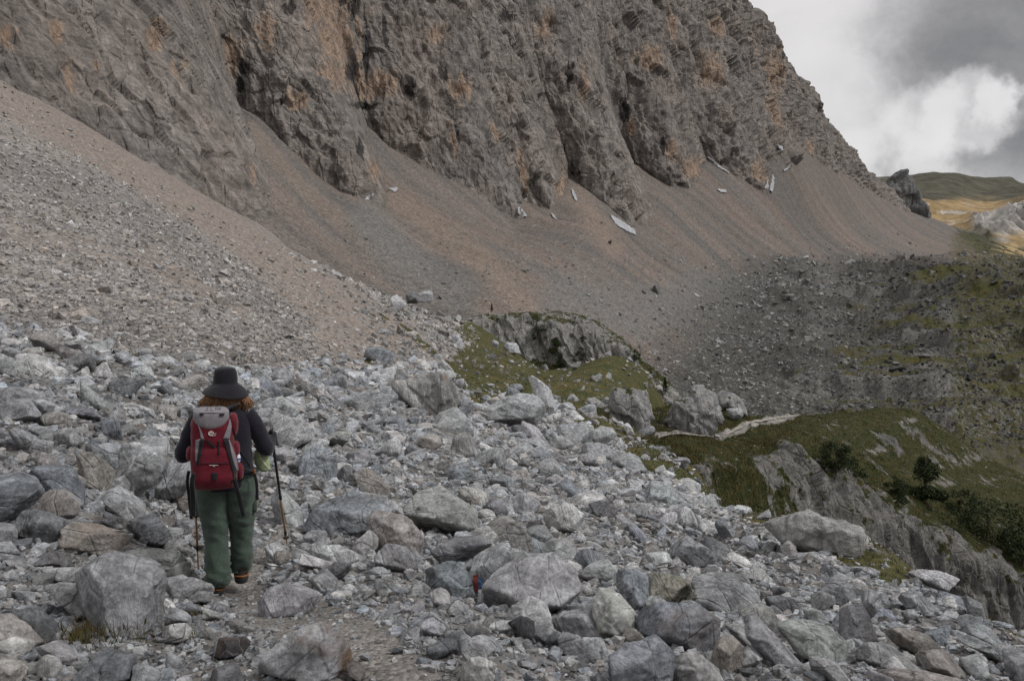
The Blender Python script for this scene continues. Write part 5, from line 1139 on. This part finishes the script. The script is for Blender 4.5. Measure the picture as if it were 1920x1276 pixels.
cxy = np.where(V[:, 0:1] < 0, -.09, .09); dr = unit(np.concatenate([V[:, :1] - cxy, V[:, 1:2] - .03, 0 * V[:, :1]], 1)); _w = sst(.9, .55, zz); V[:, 0] = V[:, 0] - dr[:, 0] * .006 * _w; V = V + dr * fold[:, None]
trou = part('trousers', (V, Fs), C_TROU)
for sx in (-1, 1):
    pv = ICO[4][0]; bx = np.sign(pv) * np.abs(pv) ** .5 * np.array([.020, .060, .078]) + np.array([.193 if sx > 0 else -.214, .02, .665]); bx = bx + fbm(bx * 30, 2)[:, None] * .004
    pk = part('cargo_pocket', (bx, [ICO[4][1]]), C_TROU, trou); fl = np.sign(pv) * np.abs(pv) ** .45 * np.array([.023, .063, .018]) + np.array([.194 if sx > 0 else -.215, .02, .735]); part('pocket_flap', (fl, [ICO[4][1]]), C_TROU, trou)
# ---- jacket
T = rings([(-.018, 0, .795, .205, .160), (-.018, 0, .83, .210, .165), (-.018, 0, .95, .200, .155), (-.02, 0, 1.08, .195, .145), (-.022, 0, 1.20, .200, .142), (-.022, 0, 1.29, .200, .134), (-.02, .0, 1.345, .178, .118), (-.016, .005, 1.39, .120, .094), (-.012, .012, 1.425, .074, .074), (-.01, .015, 1.455, .072, .072)], 36, 2.2, 6)
SR = tube([(.13, .0, 1.335), (.185, -.004, 1.27), (.235, -.018, 1.17), (.268, -.028, 1.085), (.287, .03, 1.075), (.302, .10, 1.09), (.318, .165, 1.115)], [.074, .067, .060, .058, .055, .049, .043], 20, 6)
SL = tube([(-.175, .0, 1.33), (-.225, -.004, 1.26), (-.275, -.015, 1.16), (-.305, -.022, 1.07), (-.302, .03, 1.045), (-.28, .10, 1.045), (-.255, .165, 1.055)], [.074, .067, .060, .058, .055, .049, .043], 20, 6)
V, Fs = join([T, SR, SL]); arm = np.abs(V[:, 0] + .02) > .2
V = V + unit(np.stack([V[:, 0] + .02, V[:, 1], 0 * V[:, 0]], 1)) * (ridged(V * np.array([10, 10, 24]) + 5, 3) * np.where(arm, .012, .006) + fbm(V * 16 + 8, 2) * .006)[:, None]
jack = part('jacket', (V, Fs), C_JACK)
# ---- hat : crown and brim
prof = [(.001, 1.700), (.035, 1.699), (.058, 1.694), (.073, 1.683), (.081, 1.660), (.0865, 1.62), (.089, 1.588), (.093, 1.574), (.122, 1.552), (.147, 1.526), (.164, 1.502), (.167, 1.496), (.162, 1.497), (.142, 1.518), (.114, 1.543), (.084, 1.562), (.080, 1.60)]
prof = cr(np.array(prof), 3); k = 48; a = np.arange(k) / k * 2 * np.pi; V = np.concatenate([np.stack([np.cos(a) * r, np.sin(a) * r * 1.08, 0 * a + z], 1) for r, z in prof])
rim = sst(.095, .165, np.hypot(V[:, 0], V[:, 1])); th = np.arctan2(V[:, 1], V[:, 0]); V[:, 2] += rim * (-.014 * np.maximum(0, -np.sin(th)) + .006 * np.sin(2 * th + .8) - .010 * np.cos(th)) + (1 - rim) * 0
V[:, 0] += fbm(V * 12, 2) * .004; V[:, 2] += fbm(V * np.array([14, 14, 6]) + 3, 2) * .004; V += np.array([-.005, .025, 0]); j = np.arange(k)
Fq = np.concatenate([np.stack([i * k + j, (i + 1) * k + j, (i + 1) * k + (j + 1) % k, i * k + (j + 1) % k], 1) for i in range(len(prof) - 1)])
part('hat', (V, [Fq]), C_HAT)
# ---- hair : bob of many locks
V, Fs = rings([(-.005, .02, 1.38, .100, .082), (-.005, .02, 1.405, .130, .100), (-.004, .022, 1.435, .142, .106), (-.003, .025, 1.48, .134, .106), (-.003, .028, 1.52, .115, .105), (-.003, .03, 1.56, .088, .095)], 60, 2.0, 6)
thv = np.arctan2(V[:, 1] - .025, V[:, 0]); V = V + unit(np.stack([V[:, 0], V[:, 1] - .02, 0 * thv], 1)) * (ridged(np.stack([np.cos(thv) * 9, np.sin(thv) * 9, V[:, 2] * 5], 1), 3, .6) * .011)[:, None]
V = V[:]; lockV = [(V, Fs)]
R = np.random.default_rng(5)
for q in range(420):
    an = R.uniform(math.pi * .95, math.pi * 2.05) if R.random() < .8 else R.uniform(0, 6.28); r0 = R.uniform(.10, .13); s = R.uniform(.85, 1.12); x, y = math.cos(an), math.sin(an)
    fl = R.normal() * .02
    lockV.append(tube([(x * r0, y * r0 * .8 + .025, 1.525), (x * (r0 + .028), y * (r0 + .02) * .8 + .025, 1.475), (x * (r0 + .036) * s + fl, y * (r0 + .02) * .8 + .025, 1.43), (x * (r0 + .012) * s + fl * 1.5, y * r0 * .8 + .025, R.uniform(1.35, 1.41))], [.003, .0042, .0038, .001], 5, 3))
part('hair', join(lockV), C_HAIR)
# ---- boots
for sx, bx, by, bz in ((-1, -.082, .035, .0), (1, .090, .150, .05)):
    up_ = rings([(bx, by, bz + .02, .050, .105), (bx, by + .005, bz + .05, .049, .10), (bx, by - .03, bz + .085, .046, .064), (bx, by - .045, bz + .13, .047, .052), (bx, by - .045, bz + .17, .049, .054)], 24, 2.3, 4)
    toe = rings([(bx, by + .10, bz + .02, .044, .055), (bx, by + .095, bz + .05, .040, .05), (bx, by + .085, bz + .072, .028, .035)], 20, 2.2, 4)
    bo = part('boot', join([up_, toe]), C_BOOT); so_ = rings([(bx, by + .02, bz - .012, .052, .135), (bx, by + .02, bz + .006, .054, .138), (bx, by + .02, bz + .022, .051, .132)], 28, 2.4, 3); part('sole', so_, C_BLK, bo)
    part('heel_trim', join([tube([(bx - .05, by + .02, bz + .034), (bx - .045, by - .06, bz + .036), (bx, by - .104, bz + .04), (bx + .045, by - .06, bz + .036), (bx + .05, by + .02, bz + .034)], [.007] * 5, 8, 4, 1.), tube([(bx + .049, by + .0, bz + .04), (bx + .046, by - .04, bz + .075)], [.006, .004], 6, 3)]), C_ORA, bo)
# ---- gloved hands closing on the pole grips
GR = {1: np.array([.335, .205, 1.125]), -1: np.array([-.250, .205, 1.055])}
for sx in (1, -1):
    c = GR[sx]; w = np.array([.318 if sx > 0 else -.255, .150, c[2] - .008]); inn = -sx
    J = [(*w, .030), (*(w + np.array([.004 * sx, .035, .006])), .034, .022), (*(c + np.array([sx * .026, -.010, .012])), .030, .02)]
    E = [(0, 1), (1, 2)]
    for q, (dz, ln) in enumerate(((.034, .92), (.012, 1.), (-.011, .96), (-.033, .8))):       # four fingers round the grip
        b = len(J); k = c + np.array([0, 0, dz])
        J += [(*(k + np.array([sx * .026, .014 * ln, 0])), .0105), (*(k + np.array([sx * .008, .030 * ln, -.002])), .0098), (*(k + np.array([-sx * .018, .022 * ln, -.004])), .0092), (*(k + np.array([-sx * .024 * ln, .002, -.005])), .0085)]
        E += [(2, b), (b, b + 1), (b + 1, b + 2), (b + 2, b + 3)]
    b = len(J); J += [(*(c + np.array([sx * .006, -.024, .030])), .012), (*(c + np.array([-sx * .014, -.020, .040])), .0105), (*(c + np.array([-sx * .022, -.002, .046])), .009)]; E += [(1, b), (b, b + 1), (b + 1, b + 2)]
    skinned('glove', J, E, C_GLV, person)
# ---- poles
def world(l): l = np.asarray(l, float); c, s = math.cos(HA), math.sin(HA); return HP + np.stack([l[..., 0] * c - l[..., 1] * s, l[..., 0] * s + l[..., 1] * c, l[..., 2]], -1)
def local(wp): q = np.asarray(wp) - HP; c, s = math.cos(HA), math.sin(HA); return np.stack([q[..., 0] * c + q[..., 1] * s, -q[..., 0] * s + q[..., 1] * c, q[..., 2]], -1)
def pole(g, tipw, lab, f1, f2):
    tip = local(tipw); ax = unit(tip - g); top_ = g - ax * .07; ln = np.linalg.norm(tip - top_)
    ro = empty('trekking_pole', world(tip), lab, 'trekking pole', "the hiker's trekking poles"); ro.rotation_euler = (0, 0, HA)
    A_ = lambda t: top_ + ax * ln * t - tip
    t0 = .16 / ln
    part('grip', tube([A_(0), A_(t0 * .1), A_(t0 * .5), A_(t0)], [.012, .016, .0145, .013], 12, 4), C_BLK, ro)
    part('upper_shaft', tube([A_(t0), A_(f1)], [.0105, .0105], 12, 3), C_BLK, ro); part('lock_ring', tube([A_(f1 - .02), A_(f1 + .012)], [.0125, .0125], 12, 2), C_BLK, ro)
    part('middle_shaft', tube([A_(f1), A_(f2)], [.0088, .0085], 12, 3), C_BRZ, ro); part('lock_ring', tube([A_(f2 - .015), A_(f2 + .015)], [.0115, .0115], 12, 2), C_BLK, ro)
    part('lower_shaft', tube([A_(f2), A_(.96), A_(1.0)], [.007, .006, .003], 10, 3), C_BRZ, ro)
    part('basket', tube([A_(.935), A_(.94), A_(.948)], [.008, .026, .010], 16, 3), C_BLK, ro)
    w0 = A_(.02); part('wrist_strap', tube([w0, w0 + np.array([.02, -.05, -.04]), w0 + np.array([.012, -.045, -.13]), w0 + np.array([-.006, -.01, -.08]), w0 + np.array([0, 0, -.02])], [.004] * 5, 8, 5, 2.), C_BLK, ro)
pole(GR[1], pt(538, 1019, 7.35), 'bronze and black trekking pole planted ahead in the right hand', .58, .90)
pole(GR[-1], pt(373, 1088, 6.95), 'bronze and black trekking pole hanging upright beside the left leg', .52, .76)
# ---- green sack on the hip belt
gs = empty('stuff_sack', world(np.array([.245, .06, .905])), "pale green drawstring sack hanging at the hiker's right hip", 'bag'); gs.rotation_euler = (0, 0, HA)
V, Fs = rings([(.022, 0, -.015, .018, .02), (.022, 0, .0, .042, .042), (.012, 0, .05, .055, .052), (.0, 0, .10, .050, .046), (-.012, 0, .135, .034, .03), (-.018, 0, .15, .02, .02)], 24, 2.1, 5); V = V + unit(V - np.array([0, 0, .06])) * (ridged(V * 22 + 2, 3) * .006)[:, None]; part('sack_body', (V, Fs), C_GRN, gs)
part('cord', tube([(-.018, 0, .15), (-.01, -.056, .11), (.028, -.062, .05), (.06, -.03, .0)], [.003] * 4, 6, 5), C_WHITE, gs); part('hanging_strap', tube([(-.018, 0, .14), (-.05, -.01, .19)], [.006, .006], 8, 3), C_BLK, gs)
# ---- rucksack
ruck = empty('rucksack', world(np.array([-.09, -.26, .83])), "crimson and grey rucksack with white emblem on the hiker's back", 'rucksack'); ruck.rotation_euler = (0, 0, HA)
RO = np.array([-.09, -.26, .83])
def rp(name, VF, mat, par=None, smooth=True): return mk(name, VF[0] - RO, VF[1], mat, smooth=smooth, parent=par or ruck)
MB = rings([(-.085, -.235, .842, .100, .06), (-.085, -.245, .855, .134, .095), (-.086, -.25, .90, .150, .118), (-.088, -.252, 1.0, .158, .128), (-.092, -.25, 1.10, .156, .126), (-.096, -.246, 1.16, .148, .118), (-.10, -.245, 1.24, .143, .120), (-.103, -.245, 1.32, .138, .116), (-.104, -.245, 1.37, .12, .10)], 48, 3.0, 7)
V, Fs = MB; nn = unit(np.stack([V[:, 0] + .09, V[:, 1] + .25, 0 * V[:, 0]], 1)); z = V[:, 2]
bul = .016 * np.exp(-((z - .93) / .045) ** 2) * (np.abs(V[:, 0] + .088) < .125) * (V[:, 1] < -.25) - .007 * np.exp(-((z - 1.155) / .012) ** 2)
V = V + nn * (bul + ridged(V * np.array([11, 11, 17]) + 4, 3) * .0055)[:, None]; MBV, MBF = V, Fs; rp('pack_body', (V, Fs), C_RED)
lid = rings([(-.104, -.245, 1.335, .112, .112), (-.104, -.245, 1.345, .122, .126), (-.104, -.245, 1.375, .123, .128), (-.103, -.24, 1.405, .120, .118), (-.102, -.235, 1.425, .095, .092)], 48, 3.2, 6)
V, Fs = lid; front = sst(-.30, -.355, V[:, 1]); low_ = 1 - sst(1.335, 1.385, V[:, 2]); V[:, 2] -= front * low_ * .05 * np.clip(1 - ((V[:, 0] + .104) / .12) ** 2, 0, 1); V = V + unit(np.stack([V[:, 0] + .1, V[:, 1] + .25, 0 * V[:, 0]], 1)) * (fbm(V * 14, 2) * .005)[:, None]
LV, LF = V, Fs; lido = rp('lid', (V, Fs), C_GREY)
ev = lambda c, s, m: (np.sign(ICO[4][0]) * np.abs(ICO[4][0]) ** .8 * np.array(s) + np.array(c) + fbm(ICO[4][0] * 3 + m, 2)[:, None] * .006, [ICO[4][1]])
for c, s, m in (((.045, -.225, 1.30), (.035, .09, .085), 1), ((.062, -.22, 1.12), (.028, .085, .055), 2), ((.078, -.20, .95), (.036, .08, .062), 3), ((-.255, -.22, 1.10), (.026, .085, .05), 4)): rp('side_pocket', ev(c, s, m), C_RED)
bo = rp('bottle', (ICO[3][0] * np.array([.020, .03, .036]) + np.array([.074, -.26, 1.055]), [ICO[3][1]]), C_BOT); rp('bottle_band', (ICO[3][0] * np.array([.0205, .031, .014]) + np.array([.075, -.261, 1.052]), [ICO[3][1]]), C_BTB, bo)
# surfaces to lay panels, straps, print on
AllV, AllF = join([(MBV, MBF), (LV, LF)]); AllF = [tuple(int(q) for q in f) for Fq in AllF for f in Fq]; tw = BVHTree.FromPolygons([tuple(x) for x in world(AllV)], AllF)
Z7 = lambda pts: [(340 + x / 7.086, 740 + y / 7.086) for x, y in pts]
def deco(name, l, r, mat, off=.004, n=14, m=5, par=None):
    o = patch(tw, Z7(l), Z7(r), n, m, off, name, mat, ruck)
    if o is None: return
    M = (Matrix.Translation(ruck.location) @ ruck.rotation_euler.to_matrix().to_4x4()).inverted(); o.data.transform(M); o.parent = par or ruck
    md = o.modifiers.new('thickness', 'SOLIDIFY'); md.thickness = .003; md.offset = 0
    return o
deco('side_panel', [(222, 400), (245, 490), (262, 590)], [(232, 410), (272, 490), (306, 590)], C_GREY); deco('side_panel', [(190, 600), (183, 740), (190, 890)], [(250, 580), (240, 740), (214, 890)], C_GREY)
deco('side_panel', [(675, 200), (625, 400), (552, 585)], [(700, 190), (672, 400), (640, 585)], C_GREY); deco('side_panel', [(560, 600), (655, 780), (735, 1010)], [(640, 590), (712, 780), (765, 1000)], C_GREY)
deco('compression_strap', [(244, 600), (222, 760), (196, 940)], [(300, 595), (270, 760), (236, 930)], C_BLK, .008); deco('compression_strap', [(556, 600), (640, 850), (700, 1100)], [(628, 590), (682, 850), (742, 1090)], C_BLK, .008)
deco('daisy_chain', [(320, 600), (420, 712)], [(345, 590), (455, 690)], C_BLK, .006); deco('bungee', [(492, 600), (488, 790)], [(502, 600), (508, 790)], C_BLK, .006, 8, 3); deco('bottom_tab', [(405, 1030), (410, 1140)], [(478, 1030), (468, 1140)], C_BLK, .006, 6, 4)
deco('buckle', [(240, 243), (244, 275)], [(298, 243), (294, 275)], C_BLK, .009, 4, 4); deco('buckle', [(508, 245), (510, 278)], [(572, 245), (568, 278)], C_BLK, .009, 4, 4); deco('haul_loop', [(240, 84), (250, 98)], [(330, 84), (325, 98)], C_BLK, .012, 4, 4)
deco('lid_seam', [(235, 236), (235, 241)], [(585, 240), (585, 245)], C_PEN, .004, 2, 16); deco('pocket_seam', [(262, 905), (262, 915)], [(640, 905), (640, 915)], C_BLK, .004, 2, 20)
a = np.linspace(-math.pi * .05, math.pi * 1.75, 20)
em = deco('emblem', [(395 + 38 * math.cos(t), 512 - 31 * math.sin(t)) for t in a], [(395 + 27 * math.cos(t), 512 - 21 * math.sin(t)) for t in a], C_WHITE, .005, 30, 3)
a = np.linspace(0, math.pi * 1.3, 14); deco('emblem_curl', [(392 + 18 * math.cos(t), 516 - 14 * math.sin(t)) for t in a], [(392 + 10 * math.cos(t), 516 - 7 * math.sin(t)) for t in a], C_WHITE, .005, 20, 3, em)
def text(s, x, y, hpx, name):
    f = bpy.data.curves.new(name, 'FONT'); f.body = s; f.size = hpx / 7.086 * 6.3 / F * 1.05; f.extrude = .0006; f.materials.append(C_WHITE); f.space_character = .92
    o = bpy.data.objects.new(name, f); COL.objects.link(o); u, v = Z7([(x, y)])[0]; dv = (Vector(pt(u, v, 1.)) - CAMV).normalized(); h = tw.ray_cast(CAMV, dv)
    o.location = Vector(local(np.array(h[0] - dv * .006)) - RO); o.rotation_euler = (math.pi / 2, 0, 0)
    me = bpy.data.meshes.new_from_object(o.evaluated_get(bpy.context.evaluated_depsgraph_get())); q = bpy.data.objects.new(name, me); COL.objects.link(q); q.location = o.location; q.rotation_euler = o.rotation_euler; q.parent = ruck; bpy.data.objects.remove(o)
text('Lowe', 408, 521, 24, 'emblem_lettering'); text('alpine', 404, 545, 23, 'emblem_lettering')
for x0, x1, y in ((372, 388, 930), (391, 410, 930), (413, 428, 930), (431, 446, 930), (449, 468, 930), (471, 488, 930), (418, 430, 945), (434, 448, 945)): deco('model_print', [(x0, y), (x0, y + 6)], [(x1, y), (x1, y + 6)], C_WHITE, .005, 3, 3)
for k, st in enumerate(([(322, 212), (345, 172), (358, 150)], [(345, 172), (352, 205)], [(392, 152), (392, 205), (420, 205)], [(455, 160), (458, 200)], [(470, 155), (482, 200), (498, 165)], [(498, 165), (512, 200), (525, 158)])): deco('pen_stroke', [(x - 3, y) for x, y in st], [(x + 3, y) for x, y in st], C_PEN, .004, 8, 2)
def webbing(name, pts, w, par): return part(name, tube([np.array(p) - (RO if par is ruck else 0) for p in pts], [w] * len(pts), 8, 6, .25), C_BLK, par)
webbing('strap_tail', [(-.225, -.39, .985), (-.238, -.37, .90), (-.236, -.31, .80), (-.236, -.28, .66)], .016, ruck); webbing('strap_tail', [(-.262, -.25, .98), (-.275, -.22, .90), (-.268, -.2, .80), (-.252, -.2, .62)], .011, ruck)
webbing('strap_tail', [(.045, -.375, .93), (.062, -.34, .85), (.085, -.28, .75), (.108, -.25, .625)], .016, ruck); webbing('hip_belt', [(.06, -.19, .99), (.15, -.17, .945), (.205, -.06, .92), (.20, .06, .92)], .022, ruck)
webbing('strap_tail', [(.19, -.16, .92), (.205, -.17, .84), (.208, -.165, .72)], .011, ruck); webbing('shoulder_strap', [(-.01, -.16, 1.40), (.07, -.09, 1.425), (.10, .03, 1.39), (.10, .115, 1.28)], .03, ruck); webbing('shoulder_strap', [(-.17, -.16, 1.39), (-.15, -.08, 1.42), (-.14, .03, 1.385), (-.13, .115, 1.28)], .03, ruck)
webbing('sternum_strap', [(.055, -.22, 1.17), (.11, -.18, 1.06), (.16, -.165, .97)], .008, ruck)
rp('belt_tag', (np.sign(ICO[2][0]) * np.abs(ICO[2][0]) ** .5 * np.array([.007, .006, .02]) + np.array([.192, -.172, .935]), [ICO[2][1]]), C_ORA)
# ================================================================== sky and sun
def sky():
    w = bpy.data.worlds.new('World'); SC.world = w; w.use_nodes = True; t = w.node_tree; t.nodes.clear()
    s = NT.__new__(NT); s.t = t
    out = s.n('ShaderNodeOutputWorld'); bg = s.n('ShaderNodeBackground'); t.links.new(bg.outputs[0], out.inputs[0])
    nk = s.n('ShaderNodeTexSky', sky_type='NISHITA'); nk.sun_disc = False; nk.sun_elevation = math.radians(46); nk.sun_rotation = math.radians(104); nk.altitude = 2000
    bg.inputs[1].default_value = .1
    g = s.n('ShaderNodeTexCoord').outputs['Generated']
    sx = s.n('ShaderNodeSeparateXYZ'); s.put(sx.inputs[0], g)
    warp = s.n('ShaderNodeTexNoise'); s.put(warp.inputs['Vector'], g); warp.inputs['Scale'].default_value = 5; warp.inputs['Detail'].default_value = 6; warp.inputs['Roughness'].default_value = .62
    wv = s.n('ShaderNodeVectorMath', operation='SUBTRACT'); s.put(wv.inputs[0], warp.outputs['Color']); wv.inputs[1].default_value = (.5, .5, .5)
    wm = s.n('ShaderNodeVectorMath', operation='SCALE'); s.put(wm.inputs[0], wv.outputs[0]); wm.inputs['Scale'].default_value = .19
    wa = s.n('ShaderNodeVectorMath', operation='ADD'); s.put(wa.inputs[0], g); s.put(wa.inputs[1], wm.outputs[0]); gw = wa.outputs[0]
    def blobv(u, v, r, amp, soft=.2):
        d = pt(u, v, 1.) - np.array([0, 0, CZ]); d /= np.linalg.norm(d)
        m = s.n('ShaderNodeVectorMath', operation='DISTANCE'); s.put(m.inputs[0], gw); m.inputs[1].default_value = d
        return s.math('MULTIPLY', s.ramp(m.outputs['Value'], r * soft, r, 1., 0.), amp)
    n1 = s.noise(s.mapp(g, (1, 1, 2.2)), 2.6, 8, .6, .5); n2 = s.noise(s.mapp(gw, (1, 1, 1.5)), 7., 8, .62, .4)
    L = s.math('ADD', s.ramp(n1, .3, .72, .31, .46), s.math('MULTIPLY', s.math('SUBTRACT', n2, .5), .34))
    for b in ((1440, 20, .17, .34, 0.), (1580, 60, .10, .10, 0.), (1560, 220, .09, .20, 0.), (1625, 295, .05, .30, 0.), (1880, 30, .19, -.14, 0.), (1930, 110, .15, -.05, 0.), (1830, 175, .052, .28, .55), (1885, 150, .032, .26, .5), (1730, 195, .055, .24, .45), (1770, 262, .042, .22, .4), (1680, 215, .04, .14, 0.), (1900, 270, .07, -.12, 0.), (1720, 318, .05, -.06, 0.)):
        L = s.math('ADD', L, blobv(*b))
    L = s.math('SUBTRACT', .62, s.math('MULTIPLY', s.math('LOGARITHM', s.math('ADD', 1., s.math('EXPONENT', s.math('MULTIPLY', s.math('SUBTRACT', .62, L), 11.))), math.e), 1 / 11.))
    L = s.math('ADD', .10, s.math('MULTIPLY', s.math('LOGARITHM', s.math('ADD', 1., s.math('EXPONENT', s.math('MULTIPLY', s.math('SUBTRACT', L, .10), 14.))), math.e), 1 / 14.))
    zen = s.math('MULTIPLY', s.ramp(sx.outputs[2], .30, .95, 0., 1.), .95); bk = s.ramp(sx.outputs[1], .55, -.4, 0., .05)
    L2 = s.math('MULTIPLY', L, s.math('ADD', 1., s.math('ADD', zen, bk)))
    up = s.ramp(sx.outputs[2], -.05, .05)
    c = s.mix(s.ramp(L, .15, .8), (.985, .955, .945), (1., .975, .97)); c = s.mul(c, s.math('MULTIPLY', L2, 10.))
    s.put(bg.inputs[0], s.mix(.94, nk.outputs[0], s.mix(up, (1.2, 1.15, 1.1), c)))
sky()
sl = bpy.data.lights.new('sun', 'SUN'); sl.energy = 1.5; sl.angle = math.radians(14); sl.color = (1., .985, .965)
so = bpy.data.objects.new('sun', sl); COL.objects.link(so)
sd = Vector((.97 * math.cos(math.radians(46)), -.24 * math.cos(math.radians(46)), math.sin(math.radians(46))))
so.rotation_euler = sd.to_track_quat('Z', 'Y').to_euler()
SC.view_settings.view_transform = 'Standard'; SC.view_settings.look = 'None'; SC.view_settings.exposure = .40; SC.view_settings.gamma = 1
SC.render.engine = 'CYCLES'; SC.cycles.max_bounces = 4; SC.cycles.diffuse_bounces = 3; SC.cycles.use_denoising = True
